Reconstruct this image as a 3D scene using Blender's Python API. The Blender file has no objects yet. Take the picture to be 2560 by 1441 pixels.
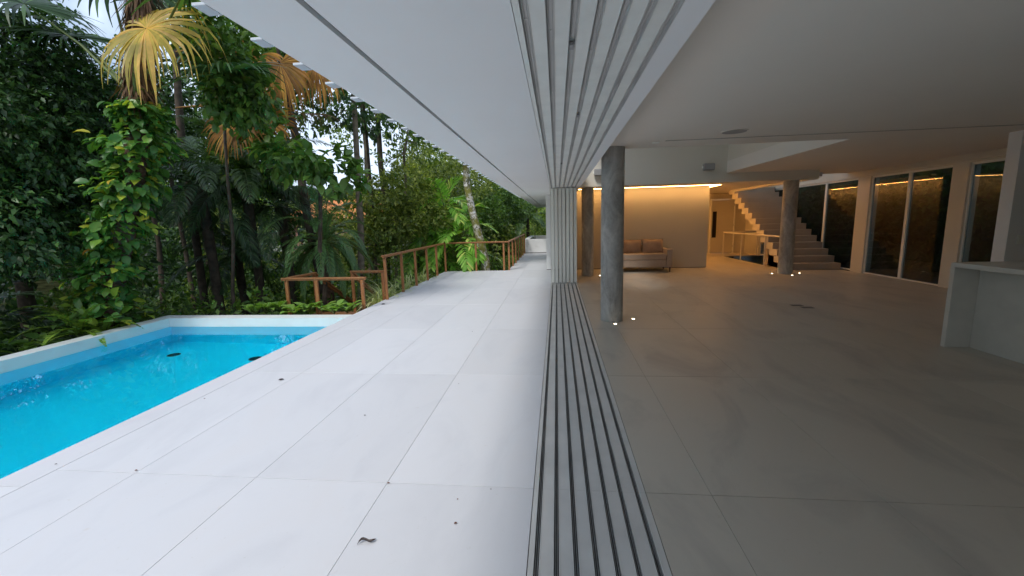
import bpy, bmesh, math, random
import numpy as np
from mathutils import Vector, Matrix

# ------------------------------------------------------------------ camera, world, sun
sc = bpy.context.scene
C = sc.collection
R = math.radians
CAM = Vector((0, 0, 1.7)); FPX = 1068.0
yaw, pit, rol = R(-6.145), R(-8.947), R(-1.568)
_F = Vector((math.sin(yaw)*math.cos(pit), math.cos(yaw)*math.cos(pit), math.sin(pit)))
_R = Vector((math.cos(yaw), -math.sin(yaw), 0)); _U = _R.cross(_F)
_R2 = math.cos(rol)*_R + math.sin(rol)*_U; _U2 = -math.sin(rol)*_R + math.cos(rol)*_U
cam = bpy.data.objects.new('camera', bpy.data.cameras.new('camera')); C.objects.link(cam)
m = Matrix((_R2, _U2, -_F)).transposed().to_4x4(); m.translation = CAM
cam.matrix_world = m
cam.data.lens = 36*FPX/2560; cam.data.sensor_width = 36; cam.data.clip_start = .05; cam.data.clip_end = 2000
sc.camera = cam

SUN_EL, SUN_AZ = 50, 208      # azimuth clockwise from +Y
w = bpy.data.worlds.new("World"); sc.world = w; w.use_nodes = True
nt = w.node_tree; bg = nt.nodes['Background']
sky = nt.nodes.new('ShaderNodeTexSky'); sky.sky_type = 'NISHITA'; sky.sun_disc = False
sky.sun_elevation = R(SUN_EL); sky.sun_rotation = R(SUN_AZ)
sky.dust_density = 2.0; sky.air_density = 1.0; sky.ozone_density = 1.0
tc = nt.nodes.new('ShaderNodeTexCoord'); cn = nt.nodes.new('ShaderNodeTexNoise'); cn.inputs['Scale'].default_value = 3.2; cn.inputs['Detail'].default_value = 7
nt.links.new(tc.outputs['Generated'], cn.inputs['Vector'])
cr = nt.nodes.new('ShaderNodeValToRGB'); cr.color_ramp.elements[0].position = .40; cr.color_ramp.elements[1].position = .56
nt.links.new(cn.outputs['Fac'], cr.inputs[0]); cm = nt.nodes.new('ShaderNodeMix'); cm.data_type = 'RGBA'
nt.links.new(cr.outputs[0], cm.inputs[0]); nt.links.new(sky.outputs[0], cm.inputs[6]); cm.inputs[7].default_value = (6.0, 7.1, 8.8, 1)   # thin bright cloud
nt.links.new(cm.outputs[2], bg.inputs[0]); bg.inputs[1].default_value = .11
sun = bpy.data.objects.new('sun', bpy.data.lights.new('sun', 'SUN')); C.objects.link(sun)
sun.data.energy = 1.5; sun.data.angle = R(12); sun.data.color = (1, .965, .92)
d = Vector((math.sin(R(SUN_AZ))*math.cos(R(SUN_EL)), math.cos(R(SUN_AZ))*math.cos(R(SUN_EL)), math.sin(R(SUN_EL))))
sun.rotation_euler = (-d).to_track_quat('-Z', 'Y').to_euler()
sc.view_settings.view_transform = 'Standard'; sc.view_settings.look = 'None'
sc.view_settings.exposure = .60; sc.view_settings.gamma = 1
sc.cycles.max_bounces = 10; sc.cycles.diffuse_bounces = 6; sc.cycles.transparent_max_bounces = 16
sc.cycles.transmission_bounces = 8; sc.cycles.caustics_refractive = True
sc.cycles.use_denoising = True

def at(px, py, Y):            # world point seen at a pixel, at distance Y along the house
    v = _R2*((px-1280)/FPX) - _U2*((py-720.5)/FPX) + _F
    return CAM + v*(Y/v.y)

# ------------------------------------------------------------------ materials
def nmat(name):
    mt = bpy.data.materials.new(name); mt.use_nodes = True
    return mt, mt.node_tree, mt.node_tree.nodes['Principled BSDF']
def N(t, k, **kw):
    n = t.nodes.new(k)
    for a, b in kw.items(): setattr(n, a, b)
    return n
def ramp(t, fac, stops):
    r = N(t, 'ShaderNodeValToRGB'); e = r.color_ramp.elements
    while len(e) < len(stops): e.new(.5)
    for i, (p, c) in enumerate(stops): e[i].position = p; e[i].color = (*c, 1)
    t.links.new(fac, r.inputs[0]); return r.outputs[0]
def noise(t, scale, detail=4, rough=.55, coord='Object', vec=None, dist=0):
    n = N(t, 'ShaderNodeTexNoise'); n.inputs['Scale'].default_value = scale
    n.inputs['Detail'].default_value = detail; n.inputs['Roughness'].default_value = rough
    n.inputs['Distortion'].default_value = dist
    if vec is None:
        tc = N(t, 'ShaderNodeTexCoord'); vec = tc.outputs[coord]
    t.links.new(vec, n.inputs['Vector']); return n.outputs['Fac']
def scaled(t, s, coord='Object'):
    tc = N(t, 'ShaderNodeTexCoord'); mp = N(t, 'ShaderNodeMapping'); mp.inputs['Scale'].default_value = s
    t.links.new(tc.outputs[coord], mp.inputs[0]); return mp.outputs[0]
def mix(t, f, a, b, mode='MIX'):
    n = N(t, 'ShaderNodeMix', data_type='RGBA', blend_type=mode)
    for s, v in ((n.inputs[0], f), (n.inputs[6], a), (n.inputs[7], b)):
        if hasattr(v, 'is_output'): t.links.new(v, s)
        else: s.default_value = v if isinstance(v, (int, float)) else (*v, 1)
    return n.outputs[2]
def bump(t, b, h, s=.2, d=.01):
    n = N(t, 'ShaderNodeBump'); n.inputs['Strength'].default_value = s; n.inputs['Distance'].default_value = d
    t.links.new(h, n.inputs['Height']); t.links.new(n.outputs[0], b.inputs['Normal'])
def P(name, col, rough=.6, metal=0, var=.06, sc_=3, bmp=0, bs=60, spec=.5):
    mt, t, b = nmat(name)
    f = noise(t, sc_, 5)
    c1 = tuple(c*(1-var) for c in col); c2 = tuple(min(1, c*(1+var)) for c in col)
    t.links.new(ramp(t, f, [(.3, c1), (.7, c2)]), b.inputs['Base Color'])
    b.inputs['Roughness'].default_value = rough; b.inputs['Metallic'].default_value = metal
    b.inputs['Specular IOR Level'].default_value = spec
    if bmp: bump(t, b, noise(t, bs, 3), bmp, .004)
    return mt
def stone(name, col, rough, dirt=.12):
    mt, t, b = nmat(name); b.inputs['Specular IOR Level'].default_value = .3
    ri = N(t, 'ShaderNodeNewGeometry').outputs['Random Per Island']
    a = ramp(t, ri, [(0, tuple(c*.965 for c in col)), (1, tuple(c*1.03 for c in col))])
    veins = noise(t, 1.6, 7, .6, vec=scaled(t, (1, .45, 1)), dist=.8)
    v = ramp(t, veins, [(.30, (1-dirt, 1-dirt, 1-dirt*.9)), (.5, (1, 1, 1)), (.75, (1.0, .985, .97))])
    c = mix(t, 1, a, v, 'MULTIPLY')
    sp = ramp(t, noise(t, 24, 4, .7), [(.28, (.86, .83, .78)), (.36, (1, 1, 1))])
    c = mix(t, .6, c, mix(t, 1, c, sp, 'MULTIPLY'))
    st_ = ramp(t, noise(t, 3.1, 5, .62, dist=.4), [(.70, (0, 0, 0)), (.735, (1, 1, 1))]); sf = N(t, 'ShaderNodeMath', operation='MULTIPLY'); sf.inputs[1].default_value = .22; t.links.new(st_, sf.inputs[0])
    c = mix(t, sf.outputs[0], c, mix(t, 1, c, (.80, .66, .48), 'MULTIPLY'))
    t.links.new(c, b.inputs['Base Color'])
    rr = N(t, 'ShaderNodeMapRange'); rr.inputs[3].default_value = rough-.08; rr.inputs[4].default_value = rough+.12
    t.links.new(noise(t, 2.2, 6), rr.inputs[0]); t.links.new(rr.outputs[0], b.inputs['Roughness'])
    bump(t, b, noise(t, 90, 3), .05, .002)
    return mt
M = {}
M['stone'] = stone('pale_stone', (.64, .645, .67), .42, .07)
M['floorstone'] = stone('stone_indoor_light', (.55, .505, .43), .38, .2)  # same stone as the deck, dim warm room light put into the colour
M['joint'] = P('joint_grout', (.22, .21, .20), .9)
M['paint'] = P('white_paint', (.82, .82, .81), .55, var=.02, sc_=1.2, bmp=.05)
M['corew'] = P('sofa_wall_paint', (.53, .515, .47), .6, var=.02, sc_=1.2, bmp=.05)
M['inner'] = P('white_paint_warm_lit', (.72, .69, .60), .6, var=.02, sc_=1.2, bmp=.05)  # white paint with the room's warm light put into the colour
M['ceil'] = P('ceiling_paint', (.82, .78, .71), .7, var=.02, sc_=.8)  # tinted by the same warm room light
M['soffit'] = P('soffit_paint', (.86, .86, .86), .7, var=.02, sc_=.7)
M['conc'] = None
mt, t, b = nmat('smooth_concrete')
n1 = noise(t, 2.4, 8, .66, vec=scaled(t, (1.3, 1.3, .6)), dist=1.2); n2 = noise(t, 14, 6, .7)
c = ramp(t, n1, [(.32, (.22, .21, .19)), (.5, (.44, .425, .40)), (.66, (.66, .65, .61))])
c = mix(t, .35, c, ramp(t, n2, [(.3, (.22, .22, .20)), (.7, (.5, .49, .46))]))
t.links.new(c, b.inputs['Base Color']); b.inputs['Roughness'].default_value = .55
bump(t, b, n2, .15, .004); M['conc'] = mt
mt, t, b = nmat('red_brown_timber')
wv = noise(t, 9, 6, .65, vec=scaled(t, (3, 3, .35)), dist=1.5)
ri = N(t, 'ShaderNodeNewGeometry').outputs['Random Per Island']
c = ramp(t, wv, [(.25, (.20, .075, .022)), (.55, (.38, .165, .055)), (.8, (.52, .26, .10))])
c = mix(t, 1, c, ramp(t, ri, [(0, (.75, .72, .7)), (1, (1.15, 1.15, 1.2))]), 'MULTIPLY')
t.links.new(c, b.inputs['Base Color']); b.inputs['Roughness'].default_value = .5; bump(t, b, wv, .2, .004); M['wood'] = mt
M['alu'] = P('aluminium', (.62, .62, .6), .35, 1, var=.05)
M['dullalu'] = P('dull_metal', (.36, .36, .36), .45, .4, var=.25, sc_=3)
M['alulight'] = P('worn_pale_aluminium', (.66, .66, .64), .4, .25, var=.18, sc_=2.5)
M['track'] = P('dark_channel', (.085, .085, .082), .5)
M['rubber'] = P('black_rubber', (.02, .02, .02), .6)
M['panel'] = P('off_white_door_paint', (.88, .88, .81), .45, var=.03, sc_=4)
M['brkt'] = P('pale_grey_bracket_paint', (.55, .60, .65), .6)
M['hdr'] = P('header_concrete_paint', (.80, .81, .77), .6, var=.06, sc_=5)
M['hdrdark'] = P('header_slot', (.60, .60, .59), .6)
M['grey'] = P('grey_groove', (.30, .30, .30), .7)
M['shell'] = P('pool_render_coat', (.72, .76, .74), .5, var=.05, sc_=2.5)
M['poolblue'] = P('pool_blue_coat', (.03, .79, .96), .6, var=.03, sc_=1.5)
M['sofa'] = P('brown_fabric', (.42, .33, .26), .9, var=.05, sc_=20, bmp=.3, bs=300)
M['sofad'] = P('brown_cushion_fabric', (.38, .28, .21), .9, var=.08, sc_=14, bmp=.35, bs=260)
M['piping'] = P('dark_piping', (.12, .08, .06), .8)
M['door'] = P('cream_door_paint', (.62, .58, .50), .5, var=.02)
M['stair'] = P('cream_stair_stone', (.60, .56, .48), .5, var=.05)
M['stair_shade'] = P('stair_stone_shaded', (.42, .37, .32), .5, var=.06)  # stair stone with the shade on the steps put into its colour
M['stair_lit'] = P('stair_stone_lit', (.74, .69, .60), .6, var=.02)  # same stair stone, paler to carry the strip light on its side
M['rail'] = P('cream_rail_paint', (.75, .72, .64), .4)
M['black'] = P('black_plastic', (.02, .02, .02), .3)
M['spk'] = P('white_speaker_grille', (.34, .34, .34), .6)
M['plate'] = P('socket_plate', (.06, .05, .05), .4)
M['ctop'] = P('counter_stone', (.66, .65, .60), .35, var=.06, sc_=4)
M['gravel'] = P('grey_gravel', (.20, .20, .19), .9, var=.4, sc_=30, bmp=1, bs=40)
M['hedge'] = P('sky_block_wall', (.025, .027, .024), .9, var=.4, sc_=3)
M['tile_orange'] = P('orange_roof_tile', (.62, .22, .06), .8, var=.25, sc_=6)
M['farwall'] = P('pale_house_wall', (.72, .66, .60), .8, var=.08)
M['pinkwall'] = P('rose_house_wall', (.50, .26, .20), .8, var=.1)
M['glassdark'] = P('dark_window', (.03, .035, .04), .15)
M['soil'] = P('forest_floor', (.022, .024, .010), 1, var=.7, sc_=1.2, bmp=.3, bs=8, spec=0)
M['dryleaf'] = P('dry_leaf', (.16, .055, .025), .6, var=.4, sc_=40)
M['darkleaf'] = P('dark_dry_leaf', (.035, .018, .014), .5, var=.4, sc_=40)
def emit(name, col, s):
    mt = bpy.data.materials.new(name); mt.use_nodes = True; t = mt.node_tree; t.nodes.clear()
    e = N(t, 'ShaderNodeEmission'); e.inputs[0].default_value = (*col, 1); e.inputs[1].default_value = s
    t.links.new(e.outputs[0], N(t, 'ShaderNodeOutputMaterial').inputs[0]); return mt
M['led'] = emit('warm_led', (1, .50, .15), 34)
M['led2'] = emit('dim_warm_led', (1, .47, .125), 14)
M['led3'] = emit('warm_led_side_run', (1, .44, .11), 62)
M['uplight'] = emit('warm_uplight', (1, .82, .55), 9)
# glass pane: thin, partly mirroring
mt = bpy.data.materials.new('window_glass'); mt.use_nodes = True; t = mt.node_tree; t.nodes.clear()
fr = N(t, 'ShaderNodeFresnel'); bf = N(t, 'ShaderNodeMapRange'); t.links.new(N(t, 'ShaderNodeNewGeometry').outputs['Backfacing'], bf.inputs[0]); bf.inputs[3].default_value = 1.5; bf.inputs[4].default_value = 1/1.5
t.links.new(bf.outputs[0], fr.inputs[0])   # same mirror strength on both faces of the thin pane
tr = N(t, 'ShaderNodeBsdfTransparent'); tr.inputs[0].default_value = (.39, .43, .42, 1)
gl = N(t, 'ShaderNodeBsdfGlossy'); gl.inputs['Roughness'].default_value = .01; gl.inputs[0].default_value = (.9, .9, .9, 1)
mx = N(t, 'ShaderNodeMixShader'); t.links.new(fr.outputs[0], mx.inputs[0]); t.links.new(tr.outputs[0], mx.inputs[1]); t.links.new(gl.outputs[0], mx.inputs[2])
t.links.new(mx.outputs[0], N(t, 'ShaderNodeOutputMaterial').inputs[0]); M['glass'] = mt
# water
mt = bpy.data.materials.new('pool_water'); mt.use_nodes = True; t = mt.node_tree; t.nodes.clear()
g = N(t, 'ShaderNodeBsdfRefraction'); g.inputs['IOR'].default_value = 1.33; g.inputs['Roughness'].default_value = 0
gg = N(t, 'ShaderNodeBsdfGlossy'); gg.inputs['Roughness'].default_value = .02; lw = N(t, 'ShaderNodeFresnel'); lw.inputs[0].default_value = 1.2
bp = N(t, 'ShaderNodeBump'); bp.inputs['Strength'].default_value = .008; bp.inputs['Distance'].default_value = .01
t.links.new(noise(t, 3.0, 2), bp.inputs['Height']); t.links.new(bp.outputs[0], g.inputs['Normal']); t.links.new(bp.outputs[0], gg.inputs['Normal'])
wm = N(t, 'ShaderNodeMixShader'); t.links.new(lw.outputs[0], wm.inputs[0]); t.links.new(g.outputs[0], wm.inputs[1]); t.links.new(gg.outputs[0], wm.inputs[2])
va = N(t, 'ShaderNodeVolumeAbsorption'); va.inputs[0].default_value = (.0, .955, .985, 1); va.inputs[1].default_value = .5
o = N(t, 'ShaderNodeOutputMaterial'); t.links.new(wm.outputs[0], o.inputs[0]); t.links.new(va.outputs[0], o.inputs[1]); M['water'] = mt

def leafmat(name, stops, rough=.42, trans=.3, clump=.8, veins=None, spec=.5, gain=1.5):
    mt = bpy.data.materials.new(name); mt.use_nodes = True; t = mt.node_tree; b = t.nodes['Principled BSDF']; out = t.nodes['Material Output']
    ri = N(t, 'ShaderNodeNewGeometry').outputs['Random Per Island']
    c = ramp(t, ri, [(p_, tuple(min(.75, k*gain) for k in q)) for p_, q in stops])
    v = ramp(t, noise(t, clump, 3, .5), [(.32, (.62, .66, .6)), (.68, (1.25, 1.2, 1.0))])
    c = mix(t, 1, c, v, 'MULTIPLY')
    if veins:
        uv = N(t, 'ShaderNodeUVMap'); wv = N(t, 'ShaderNodeTexWave', wave_type='BANDS', bands_direction='DIAGONAL')
        mp = N(t, 'ShaderNodeMapping'); t.links.new(uv.outputs[0], mp.inputs[0]); mp.inputs['Scale'].default_value = veins[1]
        t.links.new(mp.outputs[0], wv.inputs[0]); wv.inputs['Scale'].default_value = 1
        c = mix(t, ramp(t, wv.outputs['Fac'], [(.62, (0, 0, 0)), (.85, (1, 1, 1))]), c, veins[0])
    t.links.new(c, b.inputs['Base Color']); b.inputs['Roughness'].default_value = rough
    b.inputs['Specular IOR Level'].default_value = spec
    tl = N(t, 'ShaderNodeBsdfTranslucent'); t.links.new(mix(t, 1, c, (1.3, 1.35, .5), 'MULTIPLY'), tl.inputs[0])
    mx = N(t, 'ShaderNodeMixShader'); mx.inputs[0].default_value = trans
    t.links.new(b.outputs[0], mx.inputs[1]); t.links.new(tl.outputs[0], mx.inputs[2]); t.links.new(mx.outputs[0], out.inputs[0])
    return mt
M['leaf_dark'] = leafmat('dark_leaves', [(0, (.012, .030, .012)), (.6, (.025, .060, .020)), (1, (.06, .12, .035))], gain=1.9)  # dark leaf green, forest shade put into the colour
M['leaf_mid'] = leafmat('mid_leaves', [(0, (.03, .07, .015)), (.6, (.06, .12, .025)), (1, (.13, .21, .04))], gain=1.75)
M['leaf_sun'] = leafmat('sunny_leaves', [(0, (.06, .11, .02)), (.6, (.13, .20, .04)), (1, (.24, .30, .07))], trans=.4)  # pale yellow-green, sunlight put into the leaf colour
M['leaf_far'] = leafmat('far_leaves', [(0, (.045, .07, .015)), (.6, (.11, .145, .035)), (1, (.22, .24, .07))], trans=.4, gain=2.0, clump=.5)  # sunlit tone of distant foliage put into the colour
M['leaf_vine'] = leafmat('vine_leaves', [(0, (.035, .10, .025)), (.7, (.07, .17, .035)), (.86, (.15, .26, .04)), (.975, (.34, .38, .05)), (.993, (.42, .38, .05)), (1, (.4, .16, .03))], rough=.4, clump=1.4, gain=1.65)
M['leaf_palm'] = leafmat('dark_palm_leaflets', [(0, (.014, .034, .016)), (1, (.05, .09, .04))], rough=.32, gain=1.9)
M['leaf_date'] = leafmat('grey_green_palm_leaflets', [(0, (.03, .075, .03)), (1, (.08, .15, .055))], rough=.36, gain=2.1)
M['leaf_broad'] = leafmat('bright_palm_leaflets', [(0, (.08, .19, .03)), (.7, (.16, .32, .055)), (1, (.34, .42, .12))], rough=.35, trans=.35, gain=2.1)
M['leaf_fern'] = leafmat('fern_leaflets', [(0, (.09, .17, .03)), (1, (.2, .30, .05))], trans=.4)
M['fan_yellow'] = leafmat('yellow_fan_segments', [(0, (.30, .25, .04)), (.45, (.52, .38, .07)), (.8, (.60, .36, .09)), (1, (.62, .48, .22))], rough=.6, trans=.4, clump=3, gain=1.15)
M['fan_orange'] = leafmat('dead_orange_segments', [(0, (.16, .07, .015)), (.6, (.34, .16, .03)), (1, (.46, .26, .06))], rough=.7, trans=.35, clump=3, gain=1.15)
M['fan_brown'] = leafmat('dead_brown_segments', [(0, (.07, .04, .025)), (1, (.20, .11, .06))], rough=.8, trans=.2, gain=1.15)
M['strap'] = leafmat('variegated_strap_leaves', [(0, (.22, .30, .10)), (.5, (.46, .50, .26)), (1, (.62, .62, .40))], trans=.3)
M['calathea'] = leafmat('veined_leaves', [(0, (.05, .17, .03)), (1, (.10, .26, .05))], veins=((.42, .55, .12), (9, 3.2, 1)))
M['petiole'] = P('green_petiole', (.10, .14, .03), .5, var=.2)
M['petiole_o'] = P('orange_petiole', (.34, .17, .04), .6, var=.2)
M['bark'] = P('dark_bark', (.075, .058, .042), .95, var=.5, sc_=6, bmp=.8, bs=20)
M['bark_lt'] = P('pale_bark', (.17, .14, .10), .95, var=.45, sc_=7, bmp=.6, bs=20)
M['fibre'] = P('shaggy_fibre', (.10, .06, .038), 1, var=.6, sc_=16, bmp=1, bs=30)
mt, t, b = nmat('lichen_bark')
n1 = noise(t, 9, 5, .6, dist=.6); c = ramp(t, n1, [(.44, (.10, .10, .055)), (.52, (.60, .58, .55))])
ms = noise(t, 3.5, 4, .6); tc = N(t, 'ShaderNodeTexCoord'); sp = N(t, 'ShaderNodeSeparateXYZ'); t.links.new(tc.outputs['Object'], sp.inputs[0])
c = mix(t, ramp(t, ms, [(.42, (0, 0, 0)), (.60, (1, 1, 1))]), c, (.17, .165, .03))
t.links.new(c, b.inputs['Base Color']); b.inputs['Roughness'].default_value = .9; bump(t, b, n1, .4, .01); M['lichen'] = mt

# ------------------------------------------------------------------ mesh helpers
def prop(o, label=None, cat=None, group=None, kind=None):
    if label: o['label'] = label
    if cat: o['category'] = cat
    if group: o['group'] = group
    if kind: o['kind'] = kind
    return o
def empty(name, loc, label, cat, group=None):
    o = bpy.data.objects.new(name, None); C.objects.link(o); o.location = loc; o.empty_display_size = .2
    return prop(o, label, cat, group)
class MB:
    def __init__(s): s.V = []; s.F = []; s.n = 0; s.uv = None
    def add(s, v, f):
        v = np.asarray(v, float).reshape(-1, 3); s.V.append(v)
        for q in f: s.F.append([i+s.n for i in q])
        s.n += len(v); return s
    def box(s, x0, x1, y0, y1, z0, z1):
        v = [(x0, y0, z0), (x1, y0, z0), (x1, y1, z0), (x0, y1, z0), (x0, y0, z1), (x1, y0, z1), (x1, y1, z1), (x0, y1, z1)]
        return s.add(v, [(0, 3, 2, 1), (4, 5, 6, 7), (0, 1, 5, 4), (1, 2, 6, 5), (2, 3, 7, 6), (3, 0, 4, 7)])
    def bar(s, a, b, w, h, up=(0, 0, 1)):        # rectangular bar from a to b
        a, b = Vector(a), Vector(b); d = (b-a).normalized(); up = Vector(up)
        if abs(d.dot(up)) > .98: up = Vector((0, 1, 0))
        sd = d.cross(up).normalized(); u = sd.cross(d)
        v = [p+sd*i*w/2+u*j*h/2 for p in (a, b) for i, j in ((-1, -1), (1, -1), (1, 1), (-1, 1))]
        return s.add([tuple(x) for x in v], [(3, 2, 1, 0), (4, 5, 6, 7), (0, 1, 5, 4), (1, 2, 6, 5), (2, 3, 7, 6), (3, 0, 4, 7)])
    def tube(s, pts, rad, k=8, cap=True):
        pts = [Vector(p) for p in pts]; rings = []
        if not hasattr(rad, '__len__'): rad = [rad]*len(pts)
        ref = Vector((.3, .9, .2)).normalized()
        for i, p in enumerate(pts):
            d = (pts[min(i+1, len(pts)-1)]-pts[max(i-1, 0)]).normalized()
            a = d.cross(ref).normalized(); b = d.cross(a)
            rings += [tuple(p+(a*math.cos(q)+b*math.sin(q))*rad[i]) for q in [2*math.pi*j/k for j in range(k)]]
        f = [(i*k+j, i*k+(j+1) % k, (i+1)*k+(j+1) % k, (i+1)*k+j) for i in range(len(pts)-1) for j in range(k)]
        if cap: f += [tuple(range(k)), tuple((len(pts)-1)*k+j for j in reversed(range(k)))]
        return s.add(rings, f)
    def disc(s, c, r, h, k=24):
        return s.tube([c, (c[0], c[1], c[2]+h)], r, k)
    def build(s, name, mat, parent=None, loc=None, smooth=False, bevel=0):
        me = bpy.data.meshes.new(name); V = np.concatenate(s.V)
        o = bpy.data.objects.new(name, me); C.objects.link(o)
        if loc is not None: V = V-np.array(loc, float); o.location = loc
        if parent:
            o.parent = parent; pl = parent
            if loc is None:                       # world-space vertices under a moved parent
                off = Vector((0, 0, 0)); p = parent
                while p: off += p.location; p = p.parent
                V = V-np.array(off)
        me.from_pydata(V.tolist(), [], s.F); me.materials.append(M[mat] if isinstance(mat, str) else mat)
        if smooth:
            me.polygons.foreach_set('use_smooth', [True]*len(me.polygons))
            if smooth != 'all': me.set_sharp_from_angle(angle=R(40))
        if bevel:
            md = o.modifiers.new('bevel', 'BEVEL'); md.width = bevel; md.segments = 2; md.limit_method = 'ANGLE'
        me.update(); return o
def box(name, mat, x0, x1, y0, y1, z0, z1, parent=None, bevel=0):
    return MB().box(x0, x1, y0, y1, z0, z1).build(name, mat, parent, bevel=bevel)
def struct(o): return prop(o, kind='structure')
def copy_tree(o, parent=None):
    c = o.copy(); C.objects.link(c)
    if parent: c.parent = parent
    for ch in list(o.children): copy_tree(ch, c)
    return c

# ------------------------------------------------------------------ house: deck, floor, tracks
YB = -5.0
xs = [-3.64, -3.0, -2.08, -1.14, -.165]
ys = [2.505+2.035*k for k in range(-4, 11)]
gap = .0012
mb = MB()
def slabs(mb, xs, ys, z0=-.03, z1=0, g=gap):
    for i in range(len(xs)-1):
        for j in range(len(ys)-1):
            mb.box(xs[i]+g, xs[i+1]-g, ys[j]+g*1.9, ys[j+1]-g*1.9, z0, z1)
yd = [y for y in ys if y > YB and y < 14.5]; yd = [YB]+yd+[14.68]
slabs(mb, [-3.64, -3.0, -2.08, -1.14, -.165], yd)
slabs(mb, [-3.92, -3.643], [YB, 2.30, 4.6, 6.9, 7.68, 9.9, 12.2, 14.68])
y2 = [14.68]+[y for y in ys if y > 14.9]+[22.3]; slabs(mb, [-1.70, -1.14, -.36], y2)
deck = struct(mb.build('pool_deck', 'stone', bevel=.0015))
struct(box('deck_base', 'joint', -3.9, -.12, YB, 14.66, -.5, -.0315)); struct(box('deck_base', 'joint', -1.68, -.36, 14.66, 22.3, -.5, -.0315))
mb = MB(); gap = .0012
def slabs(mb, xs, ys, z0=-.03, z1=0, g=gap):
    for i in range(len(xs)-1):
        for j in range(len(ys)-1):
            mb.box(xs[i]+g, xs[i+1]-g, ys[j]+g*1.9, ys[j+1]-g*1.9, z0, z1)
slabs(mb, [.535, .93, 1.92, 2.9, 3.88, 4.86, 5.84, 6.9], [YB]+[y for y in ys if y > YB and y < 20]+[20.3])
slabs(mb, [6.9, 8.4], [YB]+[y for y in ys if y > YB and y < 15.2]+[15.2]); slabs(mb, [6.9, 8.4], [18.8, 20.3])
slabs(mb, [.535-.70+.0, .535], [14.5, 14.65])
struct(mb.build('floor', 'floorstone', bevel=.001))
struct(box('floor_base', 'joint', .5, 6.88, YB, 20.3, -.5, -.0315)); struct(box('floor_base', 'joint', 6.88, 8.4, YB, 15.19, -.5, -.0315))
struct(box('stairwell_pit', 'stair', 6.9, 8.4, 15.2, 18.8, -2.6, -2.5))
box_ = MB(); box_.box(6.87, 6.895, 15.2, 18.8, -2.5, -.032); prop(box_.build('stairwell_wall', 'door'), 'cream inner wall of the stair opening in the floor', 'wall')

RX = [-.12+.1*k for k in range(7)]
ordn = ['first', 'second', 'third', 'fourth', 'fifth', 'sixth', 'seventh']
# strips of stone between the rails
mb = MB()
edges = [-.163]+[x for r in RX for x in (r-.0175, r+.0175)]+[.533]
for i in range(0, len(edges), 2):
    for j in range(len(ys)-1):
        if ys[j+1] > YB and ys[j] < 11.5: mb.box(edges[i]+.001, edges[i+1]-.001, max(ys[j], YB)+gap*.6, min(ys[j+1], 11.45)-gap*.6, -.03, -.001)
mb.box(-.163, .533, 11.46, 14.64, -.03, -.001)
struct(mb.build('threshold_strip', P('threshold_stone', (.60, .59, .565), .5, var=.09, sc_=3)))  # tone between deck and floor paints in the daylight falloff
struct(box('threshold_base', 'joint', -.16, .53, YB, 14.64, -.3, -.036))
for i, x in enumerate(RX):
    side = 'deck side' if i < 3 else ('middle' if i == 3 else 'room side')
    t_ = empty('floor_track', (x, YB, 0), f'{ordn[i]} dark slotted rail from the deck, running along the floor threshold to the stacked doors', 'track', 'sliding door rails in the floor')
    MB().box(x-.0165, x+.0165, YB, 11.44, -.034, -.026).build('channel', 'track', t_)
    r_ = MB()
    for dx in (-.0145, .0145): r_.box(x+dx*1.08-.0023, x+dx*1.08+.0023, YB, 11.44, -.026, .0015)
    r_.build('edge_strip', 'alulight', t_)
    r_ = MB(); r_.box(x-.0065, x-.0045, YB, 11.44, -.026, -.008); r_.box(x+.0045, x+.0065, YB, 11.44, -.026, -.008); r_.build('runner', 'dullalu', t_)
ZH = 2.52
# header above the rails and ceiling rails
mb = MB(); hedges = [-.163]+[x for r in RX for x in (r-.018, r+.018)]+[.50]
for i in range(0, len(hedges), 2): mb.box(hedges[i], hedges[i+1], YB, 14.64, ZH, ZH+.06)
struct(mb.build('door_header', 'hdr', bevel=.0015))
for i, x in enumerate(RX):
    t_ = empty('ceiling_track', (x, YB, ZH), f'{ordn[i]} metal rail from the deck side, running overhead above the open doorway', 'track', 'sliding door rails in the ceiling')
    MB().box(x-.0175, x+.0175, YB, 11.44, ZH+.022, ZH+.030).build('channel', 'hdrdark', t_)
    r_ = MB()
    for dx in (-.0165, .0165): r_.box(x+dx-.0013, x+dx+.0013, YB, 11.44, ZH-.003, ZH+.022)
    r_.build('edge_strip', 'alulight', t_)
    r_ = MB(); r_.box(x-.008, x-.0066, YB, 11.44, ZH+.010, ZH+.022); r_.box(x+.0066, x+.008, YB, 11.44, ZH+.012, ZH+.022)
    for yy in np.arange(YB+.3+.13*i, 11.3, .95): r_.box(x-.003, x+.003, yy, yy+.012, ZH+.017, ZH+.022)
    r_.build('runner', 'alulight', t_)
for x, y in ((.18, 3.62), (.08, 6.6), (.08, 2.2)):
    o = MB().box(x-.010, x+.010, y, y+.06, ZH-.006, ZH+.009).build('door_stop', 'grey', bevel=.003)
    prop(o, {3.62: 'small grey stop block in the fourth overhead rail', 6.6: 'small grey stop block in the third overhead rail, toward the stacked doors', 2.2: 'small grey stop block in the third overhead rail, nearest the viewer'}[y], 'stop')

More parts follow.
